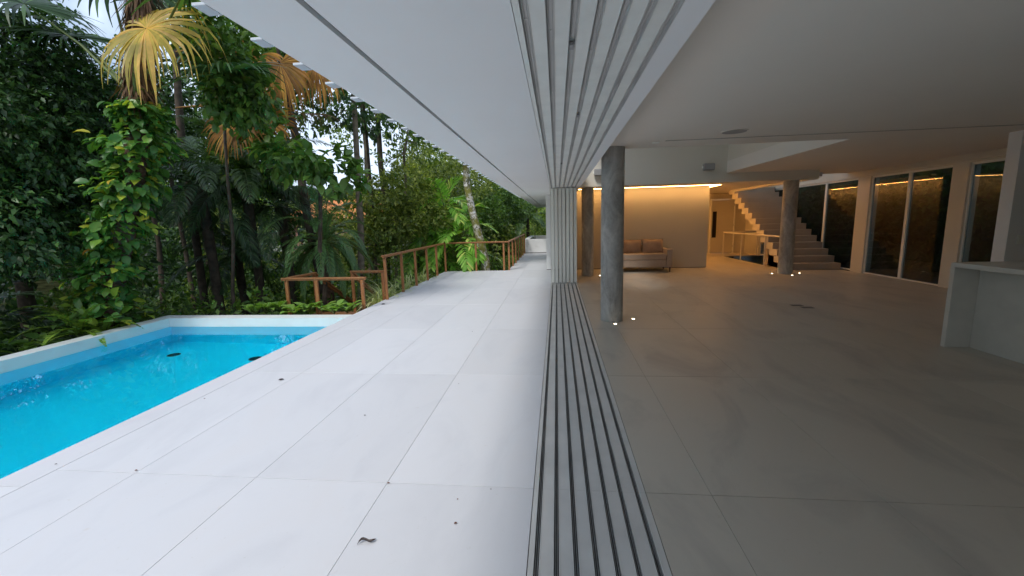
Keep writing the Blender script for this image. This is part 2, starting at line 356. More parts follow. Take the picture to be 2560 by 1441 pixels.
# stacked sliding doors
for i, x in enumerate(RX):
    y0 = 11.5-.012*((i*3) % 4)-.02*(i % 2)
    t_ = empty('sliding_door', (x, y0, 0), f'{ordn[i]} off-white sliding door panel from the deck in the tight stack by the columns', 'door', 'stacked off-white sliding door panels')
    p_ = MB(); p_.box(x-.0465, x+.0445, y0, y0+.055, .012, ZH-.014); p_.build('edge_stile', 'panel', t_, bevel=.004)
    p_ = MB(); p_.box(x-.030, x+.028, y0+.056, 14.55, .03, ZH-.03); p_.build('leaf_panel', 'panel', t_)
    p_ = MB(); p_.box(x-.012, x+.012, y0+.02, y0+.05, -.02, .011); p_.build('roller', 'rubber', t_)
    p_ = MB(); p_.box(x-.0415, x-.0385, y0-.003, y0-.0005, .02, ZH-.02); p_.build('seal', 'rubber', t_)

# soffit and roof edge
mb = MB(); mb.box(-.945-.335, -.945, YB, 28.5, ZH, ZH+.4); mb.box(-.915, -.166, YB, 28.5, ZH, ZH+.4); mb.box(-.945, -.915, YB, 28.5, ZH+.03, ZH+.4)
struct(mb.build('soffit', 'soffit'))
struct(box('soffit_groove', 'grey', -.943, -.917, YB, 28.4, ZH+.022, ZH+.028))
struct(box('roof_slab', 'paint', -1.28, .62, YB, 28.5, ZH+.405, ZH+.75))
t_ = empty('eave_edging', (-1.31, 6, ZH), 'row of small pale square brackets along the outer edge of the terrace eave', 'eave edging')
for k in range(47):
    y = 1.64+.31*k
    MB().box(-1.338, -1.2825, y-.042, y+.042, ZH-.002, ZH+.010).build('bracket', 'brkt', t_, bevel=.002)
struct(box('header_beam', 'soffit', .502, .62, YB, 14.64, ZH, 2.92))

# indoor ceiling with the open void, bulkhead and lowered hall ceiling
CZ = 2.80
mb = MB()
mb.box(.62, 8.6, YB, 7.34, CZ, 3.1); mb.box(4.5, 6.8, 7.34, 12.2, CZ, 3.1); mb.box(6.8, 8.6, 7.34, 13.7, CZ, 3.1)
struct(mb.build('ceiling', 'ceil'))
HZ = 2.645
mb = MB(); mb.box(.62, 6.8, 12.381, 14.345, HZ, 2.9); mb.box(5.145, 6.8, 14.345, 20.3, HZ, 2.9); mb.box(.62, 4.9, 14.375, 14.648, HZ+.002, 2.9); mb.box(4.902, 5.115, 14.375, 20.3, HZ+.002, 2.9)
mb.box(.62, 5.145, 14.345, 14.375, HZ+.03, 2.9); mb.box(5.115, 5.145, 14.375, 20.3, HZ+.03, 2.9); mb.box(6.8, 8.4, 17.9, 20.3, HZ, 2.9)
struct(mb.build('hall_ceiling', 'ceil'))
def wall(name, mat, boxes, label, bevel=0):
    mb = MB()
    for b_ in boxes: mb.box(*b_)
    o = mb.build(name, mat, bevel=bevel); return prop(o, label, 'wall')
wall('bulkhead', 'inner', [(.62, 6.8, 12.2, 12.38, 2.565, 5.4), (6.801, 6.86, 12.381, 17.89, 2.565, 2.799)], 'dropped white bulkhead over the seating area carrying the small speakers')
wall('void_side_wall', 'inner', [(4.502, 4.65, 7.342, 12.198, 2.802, 5.4)], 'bright white upper wall on the right side of the open ceiling void')
wall('void_upper_wall', 'inner', [(.45, .618, YB, 20.3, 2.93, 3.3), (.45, .618, YB, 20.3, 5.0, 5.4), (.45, 4.65, 7.16, 7.338, 3.101, 5.4)], 'white upper storey wall over the doorway beam')
struct(box('roof', 'paint', .40, 4.8, 6.9, 12.6, 5.41, 5.6))
struct(box('roof', 'paint', .62, 8.6, YB, 7.15, 3.11, 3.5)); struct(box('roof', 'paint', 4.66, 9.3, YB, 20.6, 5.41, 5.6))  # unseen roof, overhang sized to keep daylight off the window garden
# solid core of the house: sofa wall and outside wall
wall('terrace_wall', 'paint', [(-.36, .60, 14.652, 28.4, .02, 2.515)], 'pale outside wall running along the far terrace behind the stacked doors')
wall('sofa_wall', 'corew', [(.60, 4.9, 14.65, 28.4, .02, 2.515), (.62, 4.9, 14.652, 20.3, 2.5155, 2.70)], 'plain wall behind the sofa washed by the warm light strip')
struct(box('wall_base_gap', 'track', -.345, 4.885, 14.665, 28.3, -.03, .019))
wall('hall_end_wall', 'door', [(4.9, 6.85, 20.3, 20.45, -.03, 2.9), (7.92, 8.4, 20.3, 20.45, -.03, 2.9), (6.85, 7.92, 20.3, 20.45, 2.42, 2.9)], 'cream wall at the far end of the hall around the door')
wall('back_wall', 'inner', [(.5, 8.6, YB-.2, YB, -.03, 3.1)], 'white end wall of the living room')
# LED trench light: L shape round the core
t_ = empty('led_strip', (.64, 13.88, 2.6), 'glowing warm light strip recessed in the ceiling above the sofa wall', 'light strip')
mb = MB().box(.63, 5.14, 14.347, 14.373, HZ-.007, HZ+.012)
mb.build('led_tape', 'led', t_); MB().box(5.117, 5.143, 14.3735, 20.2, HZ-.007, HZ+.012).build('led_tape', 'led3', t_)
t_ = empty('stair_led', (6.83, 15, 2.7), 'hidden warm light strip at the edge of the lowered ceiling beside the staircase', 'light strip')
MB().box(6.863, 6.876, 12.9, 17.8, HZ+.05, HZ+.06).build('led_tape', 'led2', t_); MB().box(6.884, 6.894, 12.22, 17.85, HZ-.02, HZ+.09).box(6.861, 6.884, 12.22, 12.24, HZ-.02, HZ+.09).build('added_light_lip', 'paint', t_)  # lip and end cap added to hide the strip from the windows
# right-hand window wall
X8 = 8.4; ZT = 2.62
wall('window_wall', 'inner', [(8.4, 8.62, 12.72, 13.2, -.03, ZT), (8.4, 8.62, 9.93, 10.3, -.03, ZT), (8.4, 8.62, YB, 8.0, -.03, ZT), (8.4, 8.62, YB, 20.4, ZT+.002, CZ-.002),
     (8.4, 8.62, 13.7, 20.4, CZ, 5.4), (8.4, 8.62, 18.9, 20.4, -.03, ZT)], 'white frame wall around the tall windows on the right')
def window(y0, y1, mull, label, zb=.02, door=False):
    yc = (y0+y1)/2
    t_ = empty('tall_window', (8.45, yc, zb), label, 'window', 'tall garden windows on the right wall')
    mb = MB(); w_ = .045
    mb.box(8.44, 8.50, y0, y0+w_, zb, ZT); mb.box(8.44, 8.50, y1-w_, y1, zb, ZT)
    mb.box(8.442, 8.498, y0+w_, y1-w_, ZT-w_, ZT); mb.box(8.435, 8.50, y0+w_, y1-w_, zb, zb+.035)
    for q in mull: mb.box(8.438, 8.502, q-.045, q+.045, zb+.035, ZT-w_)
    mb.build('frame', 'panel', t_, bevel=.003)
    ed = [y0+w_]+[z for q in mull for z in (q-.045, q+.045)]+[y1-w_]
    for a, b_ in zip(ed[::2], ed[1::2]): MB().box(8.465, 8.471, a, b_, zb+.035, ZT-w_).build('pane', 'glass', t_)
window(10.30, 12.72, [11.46], 'double sliding window with a slim centre post, between two white pillars', .0)
window(8.0, 9.93, [], 'single tall window behind the stone counter, nearest the viewer')
window(13.2, 18.9, [14.7], 'window beside the staircase partly hidden by its steps')
# pelmet line along the window heads
wall('window_pelmet', 'inner', [(8.30, 8.398, 8.0, 12.9, 2.655, 2.70)], 'thin white ledge running above the tall windows')
# kitchen return wall with switch
wall('kitchen_wall', 'paint', [(6.74, 8.39, 7.2, 7.4, -.03, CZ-.003)], 'pale return wall behind the counter at the right edge')
t_ = empty('wall_switch', (6.93, 7.2, 1.2), 'small white switch plate on the pale return wall by the counter', 'switch')
MB().box(6.87, 6.95, 7.188, 7.199, 1.15, 1.28).build('plate', 'plate' if 0 else 'panel', t_, bevel=.003)
MB().box(6.885, 6.935, 7.182, 7.187, 1.17, 1.26).build('rocker', 'panel', t_, bevel=.003)
# garden behind the windows: gravel, dark wall added to block the sky, plants
struct(box('gravel_bed', 'gravel', 8.63, 12.1, YB, 22, -.4, -.02))
wall('sky_block_wall', 'hedge', [(12.1, 12.4, YB, 24, -.4, 4.2), (8.4, 12.1, 22, 22.3, -.4, 4.2)], 'dark wall added to block the sky outside the tall windows')

# columns
def column(x, y, r, z1, label):
    o = MB().tube([(x, y, -.01), (x, y, z1)], r, 48).build('concrete_column', 'conc', smooth=True, loc=(x, y, 0))
    prop(o, label, 'column', 'round concrete columns')
column(.905, 7.19, .183, CZ+.002, 'large nearest grey concrete column in front of the sofa')
column(.91, 13.0, .178, 2.646, 'shadowed grey concrete column between the stacked doors and the sofa')
column(6.45, 12.83, .185, 2.646, 'grey concrete column beside the staircase')
for x, y, l in ((.925, 6.87, 'glowing round floor light in front of the nearest column'), (1.27, 7.22, 'glowing round floor light right of the nearest column'),
                (1.27, 12.93, 'glowing round floor light by the shadowed column'), (6.12, 12.86, 'glowing round floor light left of the staircase column'),
                (6.44, 12.42, 'glowing round floor light in front of the staircase column'), (6.86, 12.86, 'glowing round floor light right of the staircase column')):
    t_ = empty('floor_light', (x, y, 0), l, 'light', 'recessed floor lights round the columns')
    MB().disc((x, y, .001), .035, .004).build('rim', 'black', t_); MB().disc((x, y, .0055), .023, .002).build('lens', 'uplight', t_)

# staircase
t_ = empty('staircase', (7.65, 13.58, 0), 'cream zigzag staircase rising away beside the tall windows', 'staircase')
Y0, go, ri_, th, nst = 13.58, .325, .193, .19, 20
mb = MB(); mb2 = MB()
for i in range(nst):
    ya, yb, z1 = Y0+go*i, Y0+go*(i+1), ri_*(i+1)
    zb = max(0, z1-ri_-th) if i > 0 else 0
    if i == 0: zb = 0
    mb.box(6.9, 8.38, ya, yb+th-.001*i % .003, max(.001, z1-th-.02), z1)
    mb.box(6.901, 8.379, ya+.0005, ya+th, max(.0015, z1-ri_-th+.03) if i else .001, z1-.0005)
    if i < 4: mb.box(6.96, 8.37, ya+.02, yb+.4, .001, z1-.03)
st = mb.build('steps', 'stair_shade', t_, bevel=.004)
mb = MB()
for i in range(nst):
    ya, yb, z1 = Y0+go*i, Y0+go*(i+1), ri_*(i+1)
    mb.box(6.885, 6.8985, ya+.0006, yb+th, max(.001, z1-th-.02), z1); mb.box(6.886, 6.898, ya, ya+th, max(.0015, z1-ri_-th+.03) if i else .001, z1-.001)
mb.build('lit_side_skin', 'stair_lit', t_)  # thin skin added to give the stair side its lit tone
# indoor railing
t_ = empty('stair_rail', (6.9, 16.8, 0), 'cream metal railing guarding the stair opening in the floor', 'railing')
mb = MB(); mb.tube([(6.86, 18.62, .99), (6.86, 14.1, .99)], .028, 12); mb.tube([(6.86, 18.62, .99), (8.35, 18.9, .99)], .028, 12); mb.build('handrail', 'rail', t_, smooth=True)
for x, y in ((6.86, 18.6), (6.86, 16.85), (6.86, 15.0), (8.3, 18.88)):
    mb = MB().tube([(x, y, .003), (x, y, .965)], .022, 10); mb.disc((x, y, .002), .05, .012, 16); mb.build('post', 'rail', t_, smooth=True)
# door
t_ = empty('hall_door', (7.38, 20.28, 0), 'cream door with a narrow dark glass slot at the end of the hall', 'door')
MB().box(6.915, 7.86, 20.262, 20.30, .01, 2.36).build('leaf', 'door', t_, bevel=.003)
MB().box(6.85, 6.91, 20.24, 20.31, 0, 2.42).box(7.865, 7.92, 20.24, 20.31, 0, 2.42).box(6.91, 7.865, 20.24, 20.31, 2.365, 2.42).build('frame', 'panel', t_)
MB().box(6.96, 7.13, 20.254, 20.261, .70, 1.86).build('glass_slot', 'black', t_)
for z in (.25, 1.2, 2.1): MB().tube([(7.862, 20.25, z), (7.862, 20.25, z+.11)], .012, 8).build('hinge', 'alu', t_)
MB().tube([(6.945, 20.235, .72), (6.945, 20.235, 1.84)], .008, 8).build('handle', 'alu', t_)
t_ = empty('entry_keypad', (6.72, 20.28, 1.2), 'small black keypad on the wall left of the hall door', 'keypad')
MB().box(6.64, 6.78, 20.255, 20.299, 1.08, 1.34).build('body', 'black', t_, bevel=.005); MB().disc((6.71, 20.25, 1.2), .008, .01).build('button', 'uplight', t_)

# sofa
t_ = empty('sofa', (2.62, 14.0, 0), 'brown two-seat sofa with loose back cushions against the lit wall', 'sofa')
sx0, sx1, sy0, sy1 = 1.72, 3.53, 13.55, 14.5
MB().box(sx0+.17, sx1-.17, sy0+.02, sy1-.02, .16, .38).build('base', 'sofa', t_, bevel=.012)
MB().box(sx0+.172, sx1-.172, sy0+.0, sy1-.22, .385, .565).build('seat', 'sofa', t_, bevel=.03)
MB().box(sx0+.172, sx1-.172, sy1-.2, sy1, .382, .80).build('backrest', 'sofa', t_, bevel=.03)
for xa in (sx0, sx1-.165): MB().box(xa, xa+.165, sy0, sy1, .155, .70).build('armrest', 'sofa', t_, bevel=.012)
for x in (sx0+.06, sx1-.06):
    for y in (sy0+.06, sy1-.08): MB().tube([(x, y, .001), (x, y, .155)], [.018, .024], 8).build('leg', M['piping'], t_)
def cushion(cx, cy, cz, wx, wz, th_, lean):
    n = 14; V = []; F = []
    for s_ in (1, -1):
        for i in range(n+1):
            for j in range(n+1):
                u, v = i/n*2-1, j/n*2-1
                hgt = th_*(max(0, (1-abs(u)**2.6))*max(0, (1-abs(v)**2.6)))**.5+.004
                pin = 1-.055*(1-abs(u)**2)*(abs(v)) ; pin2 = 1-.055*(1-abs(v)**2)*abs(u)
                x = u*wx/2*pin2; z = v*wz/2*pin; y = -s_*hgt+.012*math.sin(5*u+2*v)
                V.append((cx+x, cy+y+z*lean, cz+z))
        b0 = 0 if s_ == 1 else (n+1)**2
        for i in range(n):
            for j in range(n):
                a = b0+i*(n+1)+j; q = (a, a+n+1, a+n+2, a+1); F.append(q if s_ == 1 else q[::-1])
    mb = MB(); mb.add(V, F)
    o = mb.build('back_cushion', 'sofad', t_, smooth='all')
    rim = [(u, v) for u, v in [(-1, -1+2*k/10) for k in range(10)]+[(-1+2*k/10, 1) for k in range(10)]+[(1, 1-2*k/10) for k in range(10)]+[(1-2*k/10, -1) for k in range(11)]]
    pts = [(cx+u*wx/2*(1-.055*(1-v*v)*abs(u)), cy+v*wz/2*lean*(1-.055*(1-u*u)*abs(v)), cz+v*wz/2*(1-.055*(1-u*u)*abs(v))) for u, v in rim]
    p_ = MB().tube(pts, .007, 6).build('piping', 'piping', o)
cushion(2.385, 14.18, .765, .66, .44, .10, .25); cushion(3.055, 14.17, .772, .66, .45, .10, .25)

# ceiling fittings
t_ = empty('ceiling_speaker', (2.37, 6.23, CZ), 'round white flush speaker in the living room ceiling', 'speaker')
MB().disc((2.37, 6.23, CZ-.010), .165, .009, 40).build('rim', 'ceil', t_); MB().disc((2.37, 6.23, CZ-.012), .150, .006, 40).build('grille', 'spk', t_)
t_ = empty('slot_diffuser', (4.2, 6.73, CZ), 'long dark air slot running across the living room ceiling', 'air slot')
MB().box(1.60, 8.35, 6.70, 6.708, CZ-.006, CZ-.0005).box(1.60, 8.35, 6.755, 6.763, CZ-.006, CZ-.0005).box(1.59, 1.6, 6.70, 6.763, CZ-.006, CZ-.0005).build('frame', 'ceil', t_)
MB().box(1.60, 8.35, 6.7085, 6.7545, CZ-.003, CZ-.001).build('slot', 'track', t_)
o = MB().box(1.44, 1.535, 6.79, 6.87, CZ-.018, CZ-.001).box(1.46, 1.515, 6.81, 6.85, CZ-.024, CZ-.018).build('ceiling_sensor', 'panel', bevel=.003)
prop(o, 'small square sensor on the ceiling beside the end of the air slot', 'sensor')
for x, z, l in ((4.0, 2.96, 'small white box speaker on the bulkhead above the right end of the sofa wall'), (1.16, 2.93, 'small white box speaker on the bulkhead, half hidden by the nearest column')):
    t_ = empty('wall_speaker', (x, 12.2, z), l, 'speaker', 'box speakers on the bulkhead')
    MB().box(x-.14, x+.14, 12.02, 12.15, z-.085, z+.085).build('body', 'spk', t_, bevel=.02)
    MB().box(x-.03, x+.03, 12.15, 12.199, z-.03, z+.03).build('bracket', 'panel', t_); MB().box(x-.165, x-.14, 12.09, 12.12, z-.03, z+.03).build('knob', 'panel', t_)
t_ = empty('floor_sockets', (4.5, 8.25, 0), 'pair of dark square floor socket plates in the middle of the room', 'floor socket')
for x, y in ((4.42, 8.30), (4.50, 8.10)): MB().box(x-.10, x+.10, y-.065, y+.065, .001, .005).build('plate', 'plate', t_, bevel=.002)
# counter
t_ = empty('bar_counter', (5.2, 4.2, 0), 'pale stone counter with a waterfall end at the right edge', 'counter')
MB().box(4.78, 6.3, 1.9, 5.72, 1.0, 1.055).build('top', 'ctop', t_, bevel=.003)
MB().box(4.78, 5.9, 5.66, 5.72, .001, .999).build('end_panel', 'ctop', t_, bevel=.003)
MB().box(5.06, 5.12, 1.9, 5.658, .001, .998).build('front_panel', 'ctop', t_)

# ------------------------------------------------------------------ pool
PX0, PX1, PY0, PY1, PD = -7.55, -3.93, -3.5, 7.41, -1.5
mb = MB()
mb.box(PX0-.28, PX0, PY0-.3, PY1+.27, -2.2, 0); mb.box(PX0+.0, -3.925, PY1, PY1+.27, -2.2, -.0005); mb.box(PX0, PX1, PY0-.3, PY0, -2.2, -.0005)
mb.box(PX1, PX1+.028, PY0-.3, PY1-.0, -2.2, -.034)
struct(mb.build('pool_wall', 'shell'))
mb = MB(); z1 = -.19
mb.box(PX0+.0, PX0+.006, PY0, PY1, PD, z1); mb.box(PX1-.006, PX1, PY0, PY1, PD, z1); mb.box(PX0+.006, PX1-.006, PY1-.006, PY1, PD, z1); mb.box(PX0, PX1, PY0, PY1, PD-.1, PD)
struct(mb.build('pool_basin', 'poolblue'))
struct(MB().box(PX0-.04, PX1+.02, PY0-.04, PY1+.04, PD-.04, -.165).build('pool_water', 'water'))
def drain(x, y, l):
    t_ = empty('pool_drain', (x, y, PD), l, 'drain', 'round drains in the pool floor')
    MB().disc((x, y, PD+.002), .105, .012, 28).build('rim', 'grey', t_); MB().disc((x, y, PD+.015), .092, .006, 28).build('grate', 'black', t_)

# ------------------------------------------------------------------ outdoor railings
def post(p, t_, b0=-.02, w_=.06, h=.98, d_=.045): MB().box(p[0]-w_/2, p[0]+w_/2, p[1]-d_/2, p[1]+d_/2, b0, h).build('post', 'wood', t_, bevel=.004)
t_ = empty('timber_railing', (-3.85, 12, 0), 'long red-brown timber railing along the terrace edge, turning toward the planter', 'railing')
ps = [(-3.86, 9.24), (-3.86, 10.28), (-3.86, 11.32), (-3.86, 12.36), (-3.86, 13.40), (-3.86, 14.5), (-2.80, 14.62), (-1.83, 14.64), (-1.66, 14.74),
      (-1.66, 16.0), (-1.66, 17.2), (-1.66, 18.45), (-1.66, 19.7), (-1.66, 20.9), (-1.66, 22.1)]
for p in ps: post(p, t_, .001)
mb = MB()
for a, b_ in (((-3.86, 9.15), (-3.86, 14.62)), ((-3.86, 14.62), (-1.66, 14.62)), ((-1.66, 14.62), (-1.66, 22.2))):
    mb.bar((*a, 1.0), (*b_, 1.0), .085, .028); mb.bar((*a, .972), (*b_, .972), .04, .026)
mb.build('handrail', 'wood', t_, bevel=.004)
t_ = empty('landing_railing', (-4.8, 8.6, -.32), 'low timber railing enclosing the sunken landing beside the pool', 'railing')
LZ = -.34
for p in ((-3.98, 8.3), (-5.66, 8.35), (-4.98, 8.32), (-5.6, 9.3), (-4.78, 9.5), (-4.02, 9.45)): post(p, t_, LZ+.002, .065, .60)
mb = MB()
for a, b_ in (((-5.75, 8.34), (-3.9, 8.3)), ((-5.68, 8.3), (-5.6, 9.34)), ((-4.82, 9.5), (-3.96, 9.5))):
    mb.bar((*a, .63), (*b_, .63), .09, .03); mb.bar((*a, .60), (*b_, .60), .045, .03)
for x, y in ((-5.6, 9.34), (-4.8, 9.52)): mb.bar((x, y, .61), (x, y+2.9, -1.1), .085, .04); mb.bar((x, y, .55), (x, y+2.9, -1.16), .04, .05)
mb.build('handrail', 'wood', t_, bevel=.004)
t_ = empty('timber_steps', (-4.8, 8.8, -.32), 'sunken timber landing and steps leading down into the garden', 'steps')
mb = MB()
for k in range(9): mb.box(-5.72+.2*k, -5.72+.2*k+.192, 8.22, 9.55, LZ-.04, LZ)
mb.box(-4.0, -3.93, 8.24, 9.5, LZ, -.17)
mb.build('landing', 'wood', t_)
for k in range(9): MB().box(-5.6, -4.8, 9.56+.3*k, 9.9+.3*k, LZ-.17*(k+1)-.04, LZ-.17*(k+1)).build('tread', 'wood', t_)
MB().bar((-5.62, 9.5, -.45), (-5.62, 12.4, -2.1), .04, .22).bar((-4.78, 9.5, -.45), (-4.78, 12.4, -2.1), .04, .22).build('stringer', 'wood', t_)

# planter at the end of the terrace
t_ = empty('white_planter', (-1.0, 24, 0), 'empty white masonry planter at the far end of the terrace', 'planter')
MB().box(-1.70, -.365, 22.32, 22.6, .03, .72).box(-1.70, -1.45, 22.6, 27.2, .03, .72).box(-1.7, -.365, 27.2, 27.45, .03, .72).build('wall', 'paint', t_, bevel=.004)
MB().box(-1.45, -.365, 22.6, 27.2, .0, .45).build('soil', 'soil', t_); MB().box(-1.69, -.365, 22.34, 27.4, -.4, .029).build('base', 'track', t_)
MB().tube([(-1.35, 26.7, .4), (-1.35, 26.7, 1.0)], .02, 8).build('pipe', 'black', t_)

# ------------------------------------------------------------------ terrain
def gz(x, y):
    z = -.55
    d = max(0, -8.2-x); e = max(0, y-7.9) if x < -3.95 else max(0, y-14.8)
    if x > -1.7: e = max(0, y-28.5)
    q = math.hypot(d, e); z -= min(3.2, q*.20)
    r = math.hypot(x, y)
    if r > 40: z += (r-40)*.09
    return z+.12*math.sin(x*1.3)*math.cos(y*1.1)
ax = sorted(set([round(-600+60*i, 2) for i in range(9)]+[round(-60+1.5*i, 2) for i in range(44)]+[-7.84, -7.7, -3.93, -3.87, -1.69, -1.63]+[10+60*i for i in range(10)]))
ay = sorted(set([-300+60*i for i in range(5)]+[round(-30+1.5*i, 2) for i in range(80)]+[7.55, 7.67, 14.55, 14.66, 22.2]+[100+60*i for i in range(9)]))
V = []
for x in ax:
    for y in ay:
        z = gz(x, y)
        if x > -7.8 and y < 7.6: z = min(z, -2.4)
        if (x > -3.9 and y < 14.6) or (x > -1.66 and y < 27): z = min(z, -2.4)
        V.append((x, y, min(z, 60) if x < 12 else -3))
F = [(i*len(ay)+j, (i+1)*len(ay)+j, (i+1)*len(ay)+j+1, i*len(ay)+j+1) for i in range(len(ax)-1) for j in range(len(ay)-1)]
mb = MB(); mb.add(V, F); struct(mb.build('ground', 'soil', smooth='all'))
# ------------------------------------------------------------------ vegetation tools
rng = np.random.default_rng(7)
LO = (np.array([(0, 0, 0), (.42, .25, .07), (.5, 0, 0), (.42, -.25, .07), (1, 0, -.12)]), [(0, 2, 4, 1), (0, 3, 4, 2)])
HI = (np.array([(0, 0, 0), (.18, .19, .05), (.22, 0, 0), (.18, -.19, .05), (.5, .27, .07), (.52, 0, -.01), (.5, -.27, .07), (.78, .16, .0), (.8, 0, -.06), (.78, -.16, .0), (1, 0, -.16)]),
      [(0, 2, 1, 1), (0, 3, 2, 2), (1, 2, 5, 4), (2, 3, 6, 5), (4, 5, 8, 7), (5, 6, 9, 8), (7, 8, 10, 10), (8, 9, 10, 10)])
def unit(a): return a/np.maximum(1e-9, np.linalg.norm(a, axis=-1, keepdims=True))
class Leaves:                      # collects many small faces, builds one mesh
    def __init__(s): s.V = []; s.Q = []; s.UV = []; s.n = 0
    def put(s, tpl, P_, D, Nn, S, W=None):
        T, F = tpl; P_, D, Nn = np.atleast_2d(P_), unit(np.atleast_2d(D)), np.atleast_2d(Nn)
        B = unit(np.cross(Nn, D)); U = np.cross(D, B); S = np.broadcast_to(S, (len(P_),)).reshape(-1, 1, 1)
        W = S if W is None else np.broadcast_to(W, (len(P_),)).reshape(-1, 1, 1)
        V = P_[:, None]+S*T[None, :, :1]*D[:, None]+W*T[None, :, 1:2]*B[:, None]+W*T[None, :, 2:3]*U[:, None]
        k = len(T); Fa = np.array(F)
        Q = (np.arange(len(P_))*k)[:, None, None]+Fa[None]+s.n
        s.V.append(V.reshape(-1, 3)); s.Q.append(Q.reshape(-1, 4)); s.n += k*len(P_)
        s.UV.append(np.tile(T[:, :2], (len(P_), 1)))
    def grid(s, V, nu, nv, close=False):      # V: (nu*nv,3)
        i, j = np.meshgrid(np.arange(nu-1), np.arange(nv-1), indexing='ij'); a = (i*nv+j).ravel()+s.n
        s.V.append(V); s.Q.append(np.stack([a, a+nv, a+nv+1, a+1], 1)); s.n += len(V); s.UV.append(np.zeros((len(V), 2)))
    def strips(s, pts, side, w):   # pts (N,k,3) centre lines, side (N,k,3), w (N,k): many folded ribbons
        Nn, k = pts.shape[:2]; V = np.stack([pts-side*w[..., None], pts+side*w[..., None]], 2).reshape(-1, 3)
        a = (np.arange(Nn)[:, None]*k*2+np.arange(k-1)[None]*2).ravel()+s.n
        s.V.append(V); s.Q.append(np.stack([a, a+2, a+3, a+1], 1)); s.n += len(V); s.UV.append(np.zeros((len(V), 2)))
    def build(s, name, mat, parent=None, origin=(0, 0, 0), uv=False):
        V = np.concatenate(s.V)-np.array(origin); Q = np.concatenate(s.Q); me = bpy.data.meshes.new(name)
        tri = Q[:, 2] == Q[:, 3]
        cnt = np.where(tri, 3, 4); loops = np.concatenate([Q[i, :c] for i, c in ()] or [Q.ravel()]) if not tri.any() else Q.ravel()[np.stack([np.ones(len(Q)), np.ones(len(Q)), np.ones(len(Q)), ~tri], 1).astype(bool).ravel()]
        me.vertices.add(len(V)); me.vertices.foreach_set('co', V.astype('f').ravel())
        me.loops.add(len(loops)); me.loops.foreach_set('vertex_index', loops.astype('i'))
        me.polygons.add(len(Q)); me.polygons.foreach_set('loop_start', np.concatenate([[0], np.cumsum(cnt)[:-1]]).astype('i')); me.polygons.foreach_set('loop_total', cnt.astype('i'))
        if uv:
            u = me.uv_layers.new(name='UVMap'); u.data.foreach_set('uv', np.concatenate(s.UV)[loops].astype('f').ravel())
        me.polygons.foreach_set('use_smooth', np.ones(len(Q), bool))
        me.update(calc_edges=True); me.materials.append(M[mat])
        o = bpy.data.objects.new(name, me); C.objects.link(o); o.parent = parent
        return o
def rnd(n, s=1): return rng.normal(0, s, (n, 3))
def clumps(L, centres, out, per, size, tpl=LO, spread=.8, droop=.35, twig=.35, up=.9):
    """twigs at centres pointing along out, each with `per` leaves"""
    n = len(centres); out = unit(out+rnd(n, .45)+np.array([0, 0, -droop]))
    tt = rng.uniform(0, 1, (n, per, 1)); P_ = centres[:, None]+out[:, None]*tt*twig+rnd(n*per, twig*.10).reshape(n, per, 3)
    D = unit(out[:, None]+rnd(n*per, spread).reshape(n, per, 3)*.9+np.array([0, 0, -droop*.6]))
    Nn = unit(np.array([0, 0, up])+rnd(n*per, .45).reshape(n, per, 3)+out[:, None]*.25)
    S = size*rng.uniform(.55, 1.25, n*per)
    L.put(tpl, P_.reshape(-1, 3), D.reshape(-1, 3), Nn.reshape(-1, 3), S)
def lobes_pts(lobes, n):
    vol = np.array([r[0]*r[1]*r[2] for _, r in lobes])**(2/3); idx = rng.choice(len(lobes), n, p=vol/vol.sum())
    c = np.array([tuple(l[0]) for l in lobes])[idx]; r = np.array([tuple(l[1]) for l in lobes])[idx]
    dr = unit(rnd(n)); rad = rng.uniform(.35, 1.05, (n, 1))**.6
    rad *= (1+.22*np.sin(dr[:, :1]*5+idx[:, None])+.15*np.sin(dr[:, 2:3]*9))
    return c+dr*r*rad, dr
def crown(name, lobes, n, per, size, mat, parent, origin, **kw):
    L = Leaves(); p, o = lobes_pts(lobes, n); clumps(L, p, o, per, size, **kw); return L.build(name, mat, parent, origin)
def branches(mb, base, lobes, r, wob=.25):
    base = Vector(base)
    for c, rr in lobes:
        c = Vector(tuple(c)); mid = base.lerp(c, .5)+Vector((rng.normal(0, wob), rng.normal(0, wob), .25))
        mb.tube([base, base.lerp(mid, .5)+Vector((0, 0, .1)), mid, mid.lerp(c, .6), c+Vector((0, 0, rr[2]*.5))], [r, r*.7, r*.5, r*.35, r*.12], 6)
def tree(name, base, lobes, trunk_top, r, n, per, size, mat, label, cat='tree', bark='bark', group=None, wob=.25, lean=None, **kw):
    base = Vector(base); t_ = empty(name, base, label, cat, group); top = Vector(trunk_top)
    mb = MB(); mids = [base.lerp(top, q)+Vector((rng.normal(0, .06), rng.normal(0, .06), 0))*(0 < q < 1) for q in (0, .2, .4, .6, .8, 1)]
    mb.tube([base-Vector((0, 0, .5))]+mids, [r*1.35, r*1.15, r, r*.9, r*.82, r*.75, r*.65], 10)
    branches(mb, top, lobes, r*.6, wob); mb.build('trunk', bark, t_, smooth='all')
    if n: crown('crown', lobes, n, per, size, mat, t_, base, **kw)
    return t_
def curve(p0, d0, L_, k, grav, bend=(0, 0, 0)):        # arching rachis, k points
    p = np.array(p0, float); d = unit(np.array(d0, float)); out = [p.copy()]
    for i in range(k-1):
        d = unit(d+np.array([0, 0, -grav/(k-1)])+np.array(bend)/(k-1)); p = p+d*L_/(k-1); out.append(p.copy())
    return np.array(out)
